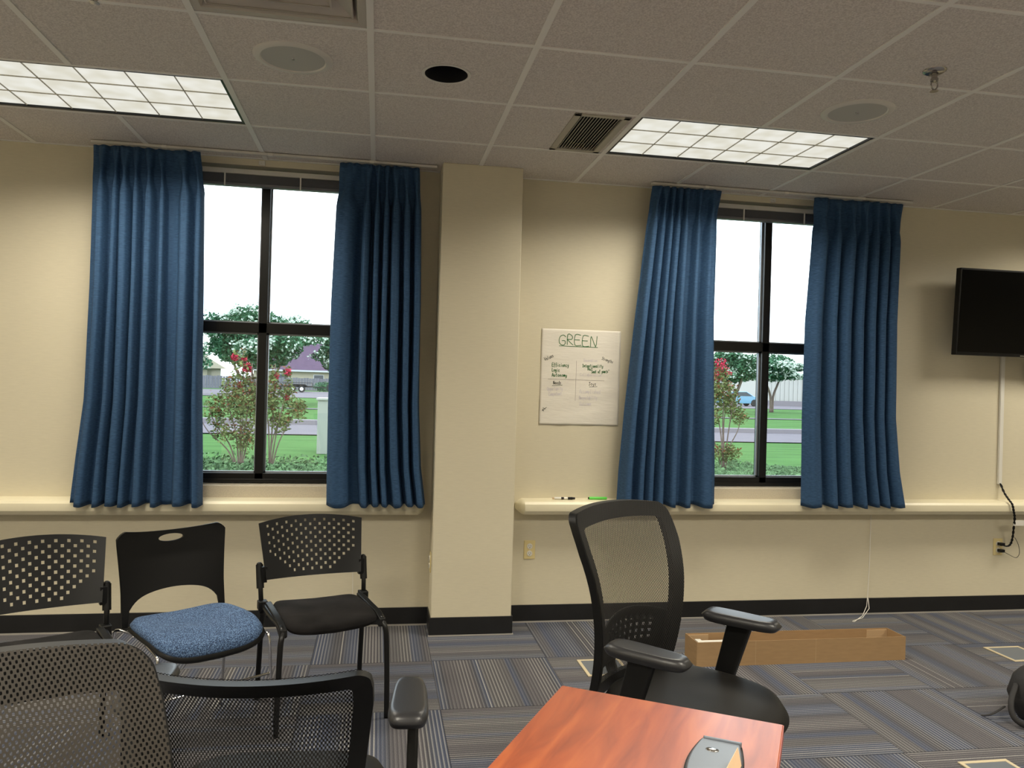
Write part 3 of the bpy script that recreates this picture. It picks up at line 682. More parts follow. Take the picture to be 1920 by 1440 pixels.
for t, px, py, w_, h_, a_ in (('Values', 1023, 677, .062, .020, 27), ('Strengths', 1128, 671, .076, .018, -17), ('Needs', 1039, 721, .052, .020, 3), ('Joys', 1105, 721, .050, .020, 0)):
    x, z = P2(px, py); write(k_, t, x, z, w_, h_, a_, .0022, len(t))
stroke(k_, (1037, 723.5), (1056, 722), .0022); stroke(k_, (1106, 724), (1121, 723), .0022)
for a, b in (((1020, 771), (1028, 764.5)), ((1021, 765.5), (1026, 768)), ((1020, 768), (1023, 772))): stroke(k_, a, b, .003)
for t, px, py, w_, h_, a_ in (('Opportunity', 1028, 733, .10, .022, 4), ('Competent', 1031, 742.5, .085, .021, 4), ('Accomplished', 1088, 736, .135, .022, 0), ('Respectability', 1088, 748, .115, .021, 2), ('Outcome', 1089, 759.5, .075, .021, 2), ('Innovation', 1094, 676, .09, .018, 0), ('Collaboration', 1088, 703.5, .14, .018, 0)):
    x, z = P2(px, py); write(f_, t, x, z, w_, h_, a_, .0026, len(t))
stroke(l_, (1081, 675), (1080.5, 751), .0018); stroke(l_, (1029, 711), (1134, 711.5), .0018)
for mb, nm, m in ((g_, 'green_writing', m_green), (k_, 'dark_writing', m_ink), (f_, 'faded_writing', m_faint), (l_, 'ruled_cross', m_line)):
    for p in mb.v: p.y = pfn(p.x/.503, -p.z/.588)[1]-.0012
    o = mb.build(nm, m, r, normals=False)

# ---------------------------------------------------------------- cardboard box
r = thing('cardboard_box', 'long low open cardboard box on the carpet under the right window', 'box', (2.278, -.755, 0), 0)
q = MB(); a, d_, hb, t = .604, .080, .128, .003
MB().box(-a, a, -d_, -d_+t, 0, hb).build('long_side', m_card, r); MB().box(-a, a, d_-t, d_, 0, hb-.002).build('long_side', m_card, r)
MB().box(-a, -a+t, -d_+t, d_-t, 0, hb).build('end_panel', m_card, r); MB().box(a-t, a, -d_+t, d_-t, 0, hb-.002).build('end_panel', m_card, r)
MB().box(-a+t, a-t, -d_+t, d_-t, .001, .004).build('bottom', m_card, r)
for s_ in (-1, 1):
    for e in (-1, 1):
        x0, x1 = (e*(a-.004), e*(a-.13)); MB().box(min(x0, x1), max(x0, x1), s_*(d_-t)-.0045 if s_ > 0 else -d_+t, s_*(d_-t) if s_ > 0 else -d_+t+.0045, .03, hb-.01).build('corner_flap', m_cardin, r)
MB().box(-a+.05, -a+.20, -.05, .03, .095, .102).box(-a+.02, -a+.05, -.06, .0, .09, .12).build('packing_insert', m_white, r)
for x in (-.275, .0+.07): MB().box(x-.001, x+.001, -d_-.0004, -d_, .004, hb).build('crease', m_cardin, r)

# ---------------------------------------------------------------- floor boxes
def floorbox(x, y, s, label):
    r = thing('floor_box', label, 'floor box', (x, y, 0), 0, 'floor power boxes'); q = MB(); w = .016
    for b_ in ((-s, s, -s, -s+w), (-s, s, s-w, s), (-s, -s+w, -s+w, s-w), (s-w, s, -s+w, s-w)): q.box(*b_, .0005, .006)
    q.build('frame', m_plate, r, bev=.001); bx('cover', m_grey, r, -s+w, s-w, -s+w, s-w, .0005, .004)
    bx('latch', m_plate, r, -.02, .02, -s+w+.004, -s+w+.012, .004, .006)
floorbox(2.40, -2.05, .108, 'square floor power box at the bottom right corner of the photo')
floorbox(3.60, -.81, .115, 'square floor power box near the wall at the right edge')
floorbox(1.185, -.80, .115, 'square floor power box partly hidden behind the office chair back')

# ---------------------------------------------------------------- backpack at the right edge
r = thing('backpack', 'black backpack lying on the carpet, cut off by the right edge', 'backpack', (3.05, -1.62, 0), 12)
mb = MB(); pillow(mb, lambda a: superell(a, .19, .15, 3), lambda x, y: .23-.5*x*x, .22, rim=.5); mb.build('body', m_bag, r, smooth=True)
mb = MB(); pillow(mb, lambda a: superell(a, .11, .05, 3), lambda x, y: .12, .11, rim=.6, mtx=Matrix.Translation((0, -.165, .005))); mb.build('front_pocket', m_bag, r, smooth=True)
MB().tube(smooth_path([(-.17, .06, .16), (-.245, .03, .10), (-.262, 0, .04), (-.22, -.05, .012), (-.15, -.08, .02)], 6), .012, 8, flat=.4).build('shoulder_strap', m_bag, r, smooth=True)
MB().tube(smooth_path([(-.15, -.11, .02), (-.24, -.13, .008), (-.32, -.12, .008)], 6), .009, 8, flat=.5).build('loose_strap', m_bag, r, smooth=True)
MB().tube(smooth_path([(-.2, .09, .05), (-.27, .1, .02), (-.31, .12, .012)], 6), .006, 8, flat=.5).build('loose_strap', m_bag, r, smooth=True)
MB().tube([(-.15, -.05, .2), (0, -.09, .235), (.15, -.05, .2)], .003, 6).build('zipper', m_blackm, r, smooth=True)

# ---------------------------------------------------------------- stacking chair with perforated back
def perf_chair(label, x, y, th):
    r = thing('stacking_chair', label, 'chair', (x, y, 0), th, 'perforated black stacking chairs')
    # back panel ------------------------------------------------
    pitch, hs, rows, rp = .0435, .0056, 12, .0182
    half = .232; ul = {0.0}; us = []
    k = -5
    xs_ = []
    c = -9
    while c <= 9: xs_ += [c*pitch/2-hs, c*pitch/2+hs]; c += 1
    xs_ = sorted(set([round(v, 5) for v in xs_ if abs(v) < half-.004]+[-half, half, -half+.012, half-.012]))
    z0, z1 = .545, .795
    zs_ = [0, .012, .03]
    top = z1-.022
    hz = []
    for k in range(rows):
        zc = top-k*rp; hz.append(zc); zs_ += [zc-z0-hs*1.05, zc-z0+hs*1.05]
    zs_ = sorted(set([round(v, 5) for v in zs_]+[z1-z0]))
    def holes(xc, zc):
        for k, hzc in enumerate(hz):
            if abs(zc-hzc) < hs:
                lim = .205*math.sqrt(max(0, 1-(max(0, k-5.5)/6.2)**2)) if k > 5 else .207
                for c in range(-9, 10):
                    if (c+k) % 2 == 1 and abs(xc-c*pitch/2) < hs and abs(c*pitch/2) < lim: return True
        return False
    def mapp(xx, zz):
        t = zz/(z1-z0); u = xx/half
        w_ = (.93+.10*t); crown = .022*(1-u*u)*t-.0*t+(-.006*(1-u*u))*(1-t)
        lean = .20+.09*t
        return (xx*w_, lean+.045*(1-u*u)-.035, z0+zz+crown-.012*t)
    mb = MB(); nx, nz_ = len(xs_), len(zs_)
    mb.v = [Vector(mapp(a, b)) for b in zs_ for a in xs_]
    for j in range(nz_-1):
        for i in range(nx-1):
            if holes((xs_[i]+xs_[i+1])/2, z0+(zs_[j]+zs_[j+1])/2): continue
            mb.f.append((j*nx+i, j*nx+i+1, (j+1)*nx+i+1, (j+1)*nx+i))
    bk = mb.build('backrest', m_blacks, r, smooth=False, solid=.007)
    # posts, sleeves
    for s_ in (-1, 1):
        MB().tube([(s_*.232, .168, .40), (s_*.236, .185, .50), (s_*.238, .212, .60)], .0105, 10).build('back_post', m_blackm, r, smooth=True)
        q = MB().tube([(s_*.2365, .188, .505), (s_*.2385, .214, .605)], .0165, 12)
        q.box(-.0165*0-.012+s_*.222, s_*.222+.012, .18, .205, .53, .60)
        q.build('back_sleeve', m_black, r, smooth=40)
        MB().lathe([(.014, 0), (.012, .006), (.006, .010), (.001, .011)], 12, Matrix.Translation((s_*.2385, .2145, .605))).build('post_cap', m_blacks, r, smooth=True)
        # side rail, legs
        MB().tube(smooth_path([(s_*.225, .175, .435), (s_*.222, .02, .428), (s_*.212, -.15, .424), (s_*.213, -.185, .405), (s_*.222, -.20, .36), (s_*.228, -.205, .2), (s_*.232, -.205, .002)], 5), .0115, 12).build('front_leg', m_blackm, r, smooth=True)
        MB().tube(smooth_path([(s_*.229, .17, .44), (s_*.232, .185, .25), (s_*.235, .215, .002)], 4), .0115, 12).build('rear_leg', m_blackm, r, smooth=True)
        MB().box(s_*.229-.02, s_*.229+.02, .145, .19, .415, .455).build('bracket', m_black, r, bev=.004)
        # seat side rail
        MB().prism([(.155, .452), (.155, .42), (-.10, .41), (-.175, .385), (-.195, .395), (-.19, .425), (-.12, .442)], -.014, .014, Matrix.Translation((s_*.208, 0, 0)) @ Matrix(((0, 0, 1, 0), (1, 0, 0, 0), (0, 1, 0, 0), (0, 0, 0, 1)))).build('seat_rail', m_black, r, bev=.004)
    # seat
    def zt(x_, y_): return .452-.020*max(0, (-y_-.06)/.13)**2*1.0+.010*(y_/.2)**2-.010*cos(x_*6)*.9+.004*sin(y_*28+x_*9)*.6
    def outl(a):
        X, Y = superell(a, .200, .180, 7)
        return (X, Y-.012-.022*cos(X/.2*1.4)*(1 if Y < 0 else 0))
    mb = MB(); pillow(mb, outl, zt, .036, n=96, rings=18, rim=.10); mb.build('seat', m_seatblk, r, smooth=True)
    mb = MB(); pillow(mb, lambda a: tuple(v*.98 for v in superell(a, .197, .165, 4)), lambda x_, y_: .424, .022, rim=.1); mb.build('seat_pan', m_black, r, smooth=True)
    MB().tube([(-.225, .10, .405), (.225, .10, .405)], .009, 8).build('cross_bar', m_blackm, r, smooth=True)
    return r
perf_chair('black stacking chair with perforated back standing next to the pillar', -.21, -1.165, 18)
perf_chair('black stacking chair with perforated back cut off by the left edge', -1.155, -1.638, 28)

# ---------------------------------------------------------------- blue seat chair
def blue_chair():
    r = thing('side_chair', 'black plastic chair with an oval handle hole, blue padded seat and chrome legs', 'chair', (-.695, -1.40, 0), 36)
    def prof(u, zz):      # u -1..1
        t = (zz-.45)/.36
        hw = .208+.020*max(0, (t-.3)/.7)**1.3-.030*max(0, (t-.90)/.12)**2+.004*(1-t)
        return (u*hw, .185+.045*t+.03*(1-u*u)*min(1, t*1.5)-.02*max(0, t-.8)*5*abs(u)**3*0)
    def ztop(u): return .793+.018*abs(u)**2.2-.030*max(0, (abs(u)-.88)/.12)**2.5
    def zbot(u):
        if abs(u) > .90: return .435
        return .562-.035*(abs(u)/.90)**2-.045*(abs(u)/.90)**7-(.0 if abs(u) < .86 else .047*(abs(u)-.86)/.04)
    us = [-1, -.985, -.96, -.93, -.90, -.885]+[-.86+1.72*i/30 for i in range(31)]+[.885, .90, .93, .96, .985, 1]
    nv = 16; mb = MB()
    for j in range(nv+1):
        for u in us:
            z = zbot(u)+(ztop(u)-zbot(u))*j/nv; x_, y_ = prof(u, z); mb.v.append(Vector((x_, y_, z)))
    n = len(us); mb.f = [(j*n+i, j*n+i+1, (j+1)*n+i+1, (j+1)*n+i) for j in range(nv) for i in range(n-1)]
    o = mb.build('backrest', m_blacks, r, smooth=True, solid=.011)
    cut = MB().lathe([(1, -.2), (1, .2)], 40, Matrix.Translation((0, .25, .762)) @ Matrix.Rotation(rad(90), 4, 'X') @ Matrix.Diagonal((.052, .0155, 1, 1))).build('cut', m_blacks)
    bo = o.modifiers.new('b', 'BOOLEAN'); bo.object = cut; bo.operation = 'DIFFERENCE'; bo.solver = 'EXACT'
    r.location = (0, 0, 0); r.rotation_euler = (0, 0, 0)
    bpy.context.view_layer.update()
    me = bpy.data.meshes.new_from_object(o.evaluated_get(bpy.context.evaluated_depsgraph_get()))
    o.modifiers.clear(); o.data = me; bpy.data.objects.remove(cut)
    for p in me.polygons: p.use_smooth = True
    me.set_sharp_from_angle(angle=rad(45))
    bv = o.modifiers.new('bev', 'BEVEL'); bv.width = .003; bv.segments = 2; bv.limit_method = 'ANGLE'; bv.angle_limit = rad(60)
    r.location = (-.695, -1.40, 0); r.rotation_euler = (0, 0, rad(36))
    def zt(x_, y_): return .470+.014*(abs(x_)/.2)**2-.034*max(0, (-y_-.05)/.17)**2-.010*math.exp(-((x_/.09)**2+((y_-.02)/.09)**2))
    def outl(a):
        X, Y = superell(a, .216, .212, 4.6); k = 1-.05*(Y/.2) if Y > 0 else 1
        return (X*k, Y-.014)
    mb = MB(); pillow(mb, outl, zt, .05, n=72, rings=16, rim=.14); mb.build('seat_cushion', m_blueseat, r, smooth=True)
    mb = MB(); pillow(mb, lambda a: tuple(v*1.035 for v in outl(a)), lambda x_, y_: zt(x_, y_)-.026, .030, n=64, rings=6, rim=.12); mb.build('seat_pan', m_blacks, r, smooth=True)
    for s_ in (-1, 1):
        MB().tube(smooth_path([(s_*.205, -.05, .425), (s_*.215, -.17, .42), (s_*.218, -.195, .40), (s_*.222, -.205, .30), (s_*.225, -.215, .15), (s_*.228, -.225, .003)], 5), .006, 10).build('front_leg', m_chrome, r, smooth=True)
        MB().tube(smooth_path([(s_*.19, .10, .425), (s_*.222, .19, .43), (s_*.23, .205, .40), (s_*.228, .20, .30), (s_*.228, .23, .003)], 5), .006, 10).build('rear_leg', m_chrome, r, smooth=True)
    MB().tube([(-.2225, -.205, .262), (.2225, -.205, .262)], .0055, 8).build('front_rail', m_chrome, r, smooth=True)
    MB().tube([(-.2, .10, .42), (.2, .10, .42)], .006, 8).build('under_rail', m_chrome, r, smooth=True)
blue_chair()

# ---------------------------------------------------------------- mesh task chairs
def task_chair(label, x, y, th, seat_h=.48, arm_h=.68, top=1.04, fabric=None, arm_turn=0, hw_top=.255, hollow=.045, arm_x=.272, crown=.018, left_up=0):
    r = thing('office_chair', label, 'office chair', (x, y, 0), th, 'black mesh office chairs')
    zb = seat_h-.045; ht = top-zb
    def S(u, v, off=0.):
        hw = .205+(hw_top-.205)*min(1, v*1.25)**1.2-.012*max(0, (v-.9)/.1)**2
        y_ = .215+.065*(v-.42)**2/.42*1.55+.02*(1 if v < 0 else 0)
        y_ += .10*max(0, v-.55)**1.6
        z = zb+ht*v+crown*(1-u*u)*v-.010
        return Vector((u*hw, y_-hollow*u*u+off, z))
    nu, nv = 30, 60
    # rounded-rectangle parametrisation of the border
    def rrect(n, iu, iv, ru, rv):
        P = []; m_ = n//4
        for cx, cy, a0 in ((1, 1, 0), (-1, 1, 90), (-1, 0, 180), (1, 0, 270)):
            ccx = cx*(1-iu-ru); ccy = (1-iv-rv) if cy else (iv+rv)
            nx_ = {0: (0, 1), 90: (-1, 0), 180: (0, -1), 270: (1, 0)}[a0]
            for k in range(m_//2): t = rad(a0+90*k/(m_//2-1)); P.append((ccx+ru*cos(t), ccy+rv*sin(t)))
            x_, y_ = P[-1]; nxt = {0: (-(1-iu-ru), 1-iv), 90: (-(1-iu), iv+rv), 180: (1-iu-ru, iv), 270: (1-iu, 1-iv-rv)}[a0]
            for k in range(1, m_-m_//2+1): t = k/(m_-m_//2+1); P.append((x_+(nxt[0]-x_)*t, y_+(nxt[1]-y_)*t))
        return P
    # mesh fabric
    mb = MB(); uv = []
    for j in range(nv+1):
        for i in range(nu+1):
            u = -1+2*i/nu; v = j/nv; X, V = u*.985, .012+.976*v
            V = .004+1.0*v; e = max(0, (V-(1-.045))/.05, (.045-V)/.045); X *= 1-.10*(1-math.sqrt(max(0, 1-min(1, e)**2)))
            p = S(X, V, -.004); mb.v.append(p); uv.append((p.x, p.z))
    mb.f = [(j*(nu+1)+i, j*(nu+1)+i+1, (j+1)*(nu+1)+i+1, (j+1)*(nu+1)+i) for j in range(nv) for i in range(nu)]
    mb.build('back_mesh', fabric or m_meshA, r, smooth=True, normals=False, uv=uv)
    n = 128; q = MB(); RO = rrect(n, 0, 0, .10, .045); RI = rrect(n, .17, .085, .05, .02)
    for k in range(n):
        (ua, va), (ub, vb) = RO[k], RI[k]
        q.v += [S(ua, va, .000), S(ua, va, .030), S(ub, vb, .024), S(ub, vb, .002)]
    q.f = [(k*4+a, k*4+(a+1) % 4, ((k+1) % n)*4+(a+1) % 4, ((k+1) % n)*4+a) for k in range(n) for a in range(4)]
    q.build('back_frame', m_black, r, smooth=50)
    # lumbar support: curved slotted pad behind the mesh
    q = MB()
    ls = [-.80+1.6*i/24 for i in range(25)]; lz = [.16+.22*j/14-.0*j for j in range(15)]
    q.v = [S(a, b+.05*(b-.16)/.22*(1-(a/.8)**2), .012+.014*cos(a*2)) for b in lz for a in ls]
    q.f = [(j*25+i, j*25+i+1, (j+1)*25+i+1, (j+1)*25+i) for j in range(14) for i in range(24) if not (4 <= j <= 11 and j % 2 == 0 and 3 <= i <= 20 and i % 2 == 1)]
    q.build('lumbar_pad', m_blacks, r, smooth=40, solid=.005)
    # back bar
    MB().tube(smooth_path([(0, .02, seat_h-.09), (0, .20, seat_h-.08), (0, .30, seat_h-.02), (0, .305, seat_h+.05), (0, .285, seat_h+.12)], 5), .026, 12, flat=.45).build('back_bar', m_black, r, smooth=True)
    # seat
    def zt(x_, y_): return seat_h-.030*max(0, (-y_-.10)/.18)**2-.012*math.exp(-((x_/.14)**2+((y_-.03)/.13)**2))+.004*(abs(x_)/.25)**2
    def outl(a):
        X, Y = superell(a, .262, .262, 2.9); return (X*(1-.07*max(0, Y/.26)), Y-.03)
    mb = MB(); pillow(mb, outl, zt, .075, n=72, rings=16, rim=.22); mb.build('seat', m_seatlea, r, smooth=True)
    bx('seat_plate', m_black, r, -.12, .12, -.12, .14, seat_h-.125, seat_h-.078, bev=.01)
    MB().tube([(0, 0, seat_h-.12), (0, 0, .12)], .022, 16).build('gas_lift', m_blackm, r, smooth=50)
    # arms
    base_h = arm_h
    for s_ in (-1, 1):
        arm_h = base_h+(left_up if s_ > 0 else 0)
        a = MB().prism([(-.075, arm_h-.022), (.015, arm_h-.022), (.062, seat_h-.02), (.062, seat_h-.105), (-.01, seat_h-.105), (-.008, seat_h-.03)], s_*(arm_x+.012)-.013, s_*(arm_x+.012)+.013, Matrix(((0, 0, 1, 0), (1, 0, 0, 0), (0, 1, 0, 0), (0, 0, 0, 1))))
        a.box(min(s_*.10, s_*(arm_x+.02)), max(s_*.10, s_*(arm_x+.02)), -.008, .06, seat_h-.115, seat_h-.098)
        arm = a.build('arm_post', m_black, r, bev=.007)
        mb = MB(); pillow(mb, lambda t: (superell(t, .046, .135, 4)[0]*(1+.12*superell(t, .046, .135, 4)[1]/.135), superell(t, .046, .135, 4)[1]), lambda x_, y_: -.25*x_*x_*8*.35, .034, n=56, rings=8, rim=.18,
                          mtx=Matrix.Translation((s_*(arm_x+0.000), -.035, arm_h)) @ Matrix.Rotation(rad(arm_turn), 4, 'Z'))
        mb.build('arm_pad', m_arm, r, smooth=True)
        MB().box(-.03, .03, -.08, .08, -.036, -.026, Matrix.Translation((s_*(arm_x+0.003), -.03, arm_h-.002)) @ Matrix.Rotation(rad(arm_turn), 4, 'Z')).build('pad_bracket', m_black, r, bev=.004)
    # five star base, castors
    for k in range(5):
        a = rad(72*k+20); R = Matrix.Rotation(a, 4, 'Z')
        MB().tube([R @ Vector(p) for p in ((.0, 0, .115), (.12, 0, .11), (.30, 0, .075))], [.03, .026, .016], 10, flat=.8).build('base_arm', m_blackm, r, smooth=True)
        c = MB()
        for s_ in (-1, 1): c.lathe([(.001, -.008), (.022, -.009), (.025, -.005), (.025, .005), (.022, .009), (.001, .008)], 20, R @ Matrix.Translation((.31, s_*.014, .0255)) @ Matrix.Rotation(rad(90), 4, 'X'))
        c.tube([R @ Vector((.30, 0, .08)), R @ Vector((.305, 0, .03))], .007, 8)
        c.build('castor', m_black, r, smooth=40)
    return r
task_chair('black mesh office chair standing behind the far corner of the cherry table', 1.0, -2.31, 35, seat_h=.485, arm_h=.68, top=1.035, arm_turn=7, hw_top=.262)
task_chair('black mesh office chair seen from behind at the bottom, facing the windows', -.213, -2.75, 176, seat_h=.46, arm_h=.672, top=.853, hw_top=.238, arm_x=.308, arm_turn=0, hollow=.062, crown=0, left_up=.040)
task_chair('brown mesh office chair back in the bottom left corner, nearest the camera', -.31, -3.90, 40, seat_h=.47, arm_h=.66, top=1.08, fabric=m_meshB, hw_top=.25)

# ---------------------------------------------------------------- table
TH = math.degrees(math.atan2(-.257, .416))
r = thing('table', 'cherry red laminate table with its corner at the bottom centre', 'table', (.445, -2.894, 0), TH)
TW, TL = .489, 1.02
MB().box(0, TW, -TL, 0, .712, .740).build('tabletop', m_cherry, r, bev=.0015)
q = MB().box(-.0015, 0, -TL, 0, .713, .7385).box(TW, TW+.0015, -TL, 0, .713, .7385).box(0, TW, 0, .0015, .713, .7385)
q.build('edge_band', m_cherryedge, r)
for y_ in (-.22, -TL+.08):
    MB().box(TW/2-.03, TW/2+.03, y_-.02, y_+.02, .05, .712).build('leg', m_blackm, r, bev=.006)
    MB().box(.12, TW-.12, y_-.03, y_+.03, 0, .05).build('foot', m_blackm, r, bev=.01)
bx('modesty_rail', m_blackm, r, TW/2-.01, TW/2+.01, -TL+.1, -.24, .66, .70)
# power module
r = thing('power_module', 'grey flip-top power module with an oval button set on the table', 'power module', (.682, -3.236, .740), TH)
Ln = .20
def bulge(s_): return .040+.012*sin(PI*min(1, max(0, s_/Ln)))
side = [(-bulge(k*Ln/12), -k*Ln/12) for k in range(13)]; other = [(-a, b) for a, b in side][::-1]
MB().prism(side+other, .0, .010).build('bezel', m_black, r, bev=.002)
MB().prism([(a*.90, b*.96-.004) for a, b in side+other], .008, .016).build('lid', m_grey, r, bev=.003)
MB().prism([(-.034, -.001), (.040, -.001), (.038, -.009), (-.033, -.008)], .008, .019).build('hinge_rim', m_grey, r, bev=.002)
MB().lathe([(1, 0), (.85, .35), (.4, .6), (.01, .65)], 24, Matrix.Translation((-.010, -.052, .0158)) @ Matrix.Diagonal((.013, .0095, .004, 1))).build('button', m_nickel, r, smooth=True)
# folded tan card
r = thing('tent_card', 'tan folded card tip standing on the power module at the bottom edge', 'card', (.668, -3.335, .757), TH-6)
MB().add([(0, 0, .030), (0, -.12, .030), (-.013, -.004, 0), (-.013, -.12, 0)], [(0, 1, 3, 2)]).build('left_flap', m_tan, r, solid=.0008)
MB().add([(0, 0, .030), (0, -.12, .030), (.008, -.004, 0), (.008, -.12, 0)], [(0, 2, 3, 1)]).build('right_flap', m_tan, r, solid=.0008)

# ---------------------------------------------------------------- outdoors
m_grass = mat('grass', (.060, .130, .038), .95, var=.25, scale=1.2, stretch=(.4, 2.5, 1), spec=.03)
m_soil = mat('mulch', (.05, .06, .03), .95, var=.3, scale=8, spec=.03)
m_conc = mat('driveway_concrete', (.145, .13, .145), .9, var=.06, scale=2, spec=.03)
m_curb = mat('curb', (.20, .18, .19), .9, spec=.03)
m_leaf = mat('tree_leaves', (.065, .145, .080), .7, var=.45, scale=1.5, spec=.03)
m_leaf2 = mat('shrub_leaves', (.13, .165, .06), .7, var=.5, scale=3, spec=.03)
m_gcov = mat('ground_cover_leaves', (.09, .15, .07), .7, var=.6, scale=5, spec=.03)
m_blos = mat('white_blossom', (.40, .47, .40), .8, spec=.03)
m_pink = mat('pink_blossom', (.42, .035, .07), .8, spec=.03)
m_redleaf = mat('reddish_leaf', (.17, .07, .035), .7, spec=.03)
m_bark = mat('bark', (.16, .12, .10), .9, var=.2, scale=12, spec=.03)
m_ext = mat('painted_utility_box', (.28, .29, .25), .6)
m_roof = mat('purple_brown_shingle', (.07, .04, .075), .9, var=.2, scale=1.5, stretch=(1, 1, 8))
m_sid = mat('cream_siding', (.33, .29, .22), .8)
m_eave = mat('white_eave', (.4, .4, .42), .7)
m_fence = mat('weathered_fence', (.13, .125, .15), .9, var=.25, scale=3, stretch=(3, 3, .2))
m_rib = mat('ribbed_siding', (.38, .37, .34), .6)
m_carp = mat('car_paint_blue', (.10, .25, .36), .3, coat=.5)
m_cars = mat('car_paint_silver', (.45, .48, .50), .3, coat=.5)
m_cglass = mat('car_window', (.02, .03, .04), .1)
m_tyre = mat('tyre', (.015, .015, .015), .8)
m_hub = mat('white_wheel', (.6, .6, .58), .5)
m_tract = mat('green_tractor_paint', (.02, .22, .06), .4)
def gz(y): return .0 if y < 20 else min(.16, (y-20)*.0025)
def strip(name, m, y0, y1, dz=0., x0=-70, x1=110):
    n = max(1, int((y1-y0)/5)); mb = MB()
    ys = [y0+(y1-y0)*i/n for i in range(n+1)]
    mb.v = [Vector((x, y, gz(y)+dz)) for y in ys for x in (x0, x1)]; mb.f = [(2*i, 2*i+1, 2*i+3, 2*i+2) for i in range(n)]
    return struct(mb.build(name, m))
strip('lawn', m_grass, .26, 260, -.03, -160, 240); strip('planting_bed', m_soil, .27, 9.0, -.012, -12, 20)
strip('driveway', m_conc, 16.6, 21.2, .0); strip('sidewalk', m_conc, 34.5, 35.6, .0); strip('road', m_conc, 57, 86, .0)
struct(MB().box(-70, 110, 21.2, 21.75, -.02, .15).build('curb', m_curb))

def leaves(mb, centers, n, size, rnd, flat=.6):
    """scatter little leaf quads in blobs (cx,cy,cz,rx,ry,rz)"""
    wts = [c[3]*c[4]*c[5] for c in centers]; tot = sum(wts)
    for c, w_ in zip(centers, wts):
        for _ in range(int(n*w_/tot)):
            d = Vector((rnd.gauss(0, 1), rnd.gauss(0, 1), rnd.gauss(0, 1))).normalized()*(rnd.random()**.45)
            p = Vector((c[0]+d.x*c[3], c[1]+d.y*c[4], c[2]+d.z*c[5]))
            a = Vector((rnd.gauss(0, 1), rnd.gauss(0, 1), rnd.gauss(0, flat))).normalized(); b = a.orthogonal().normalized(); b.rotate(Matrix.Rotation(rnd.uniform(0, 6.28), 3, a))
            s_ = size*rnd.uniform(.6, 1.3)
            mb.add([p-a*s_, p+b*s_*.45, p+a*s_, p-b*s_*.45], [(0, 1, 2, 3)])
def tree(label, x, y, h, rx, crown0, seed, blos=300, n=5000, size=.14, trunks=4, group='trees across the lawn'):
    rnd = random.Random(seed); z0 = gz(y)-.03
    r = thing('tree', label, 'tree', (x, y, z0), 0, group)
    cz = (h+crown0)/2; rz = (h-crown0)/2; C = [(0, 0, cz, rx*.72, rx*.72, rz*.8)]
    for k in range(13):
        a = 2*PI*k/13+rnd.uniform(-.3, .3); t = rnd.uniform(-.55, .75); rr = rx*math.sqrt(max(.1, 1-t*t))*.72
        C.append((cos(a)*rr, sin(a)*rr, cz+t*rz*.85, rx*rnd.uniform(.22, .36), rx*.3, rz*rnd.uniform(.18, .3)))
    q = MB(); leaves(q, C, n, size, rnd); q.build('foliage', m_leaf, r, normals=False)
    q = MB()
    for k in range(blos):
        c = rnd.choice(C); d = Vector((rnd.gauss(0, 1), rnd.gauss(0, 1)-.6, rnd.gauss(0, 1)+.3)).normalized()
        p = Vector((c[0]+d.x*c[3], c[1]+d.y*c[4], c[2]+d.z*c[5]))
        for _ in range(4):
            o_ = Vector((rnd.gauss(0, .1), rnd.gauss(0, .1), rnd.gauss(0, .07))); a = Vector((rnd.gauss(0, 1), rnd.gauss(0, 1), rnd.gauss(0, 1))).normalized()*.09; b = a.orthogonal().normalized()*.07
            q.add([p+o_-a, p+o_+b, p+o_+a, p+o_-b], [(0, 1, 2, 3)])
    if blos: q.build('blossoms', m_blos, r, normals=False)
    q = MB()
    for k in range(trunks):
        a = 2*PI*k/trunks+.4; q.tube(smooth_path([(cos(a)*.08, sin(a)*.08, 0), (cos(a)*.15, sin(a)*.15, crown0*.6), (cos(a)*rx*.3, sin(a)*rx*.3, crown0*1.15), (cos(a)*rx*.45, sin(a)*rx*.45, cz)], 4), [.11-.005*i for i in range(13)], 7)
    q.build('trunk', m_bark, r, smooth=True)
    return r
tree('large crape myrtle with white blossoms seen through the left window', -6.6, 40, 5.5, 3.5, 1.5, 11, 420, 19000, .12)
tree('tree cut off by the curtain at the right side of the left window', -2.3, 44, 4.6, 1.9, 1.5, 12, 200, 6000, .12)
tree('small tree with a top just above the window bar, far left of the left window', -15.5, 60, 4.5, 2.6, 1.2, 14, 60, 2500, .18)
tree('tree behind the pink shrub in the left panes of the right window', 22.8, 43, 4.3, 2.0, 1.7, 15, 160, 6500, .13)
tree('crape myrtle with white blossoms and bare trunk in the right window', 28.2, 48, 4.5, 2.4, 1.95, 16, 520, 9000, .12, trunks=2)
tree('distant tree top behind the houses', 40., 105, 8.2, 5, 3, 17, 0, 3500, .35)

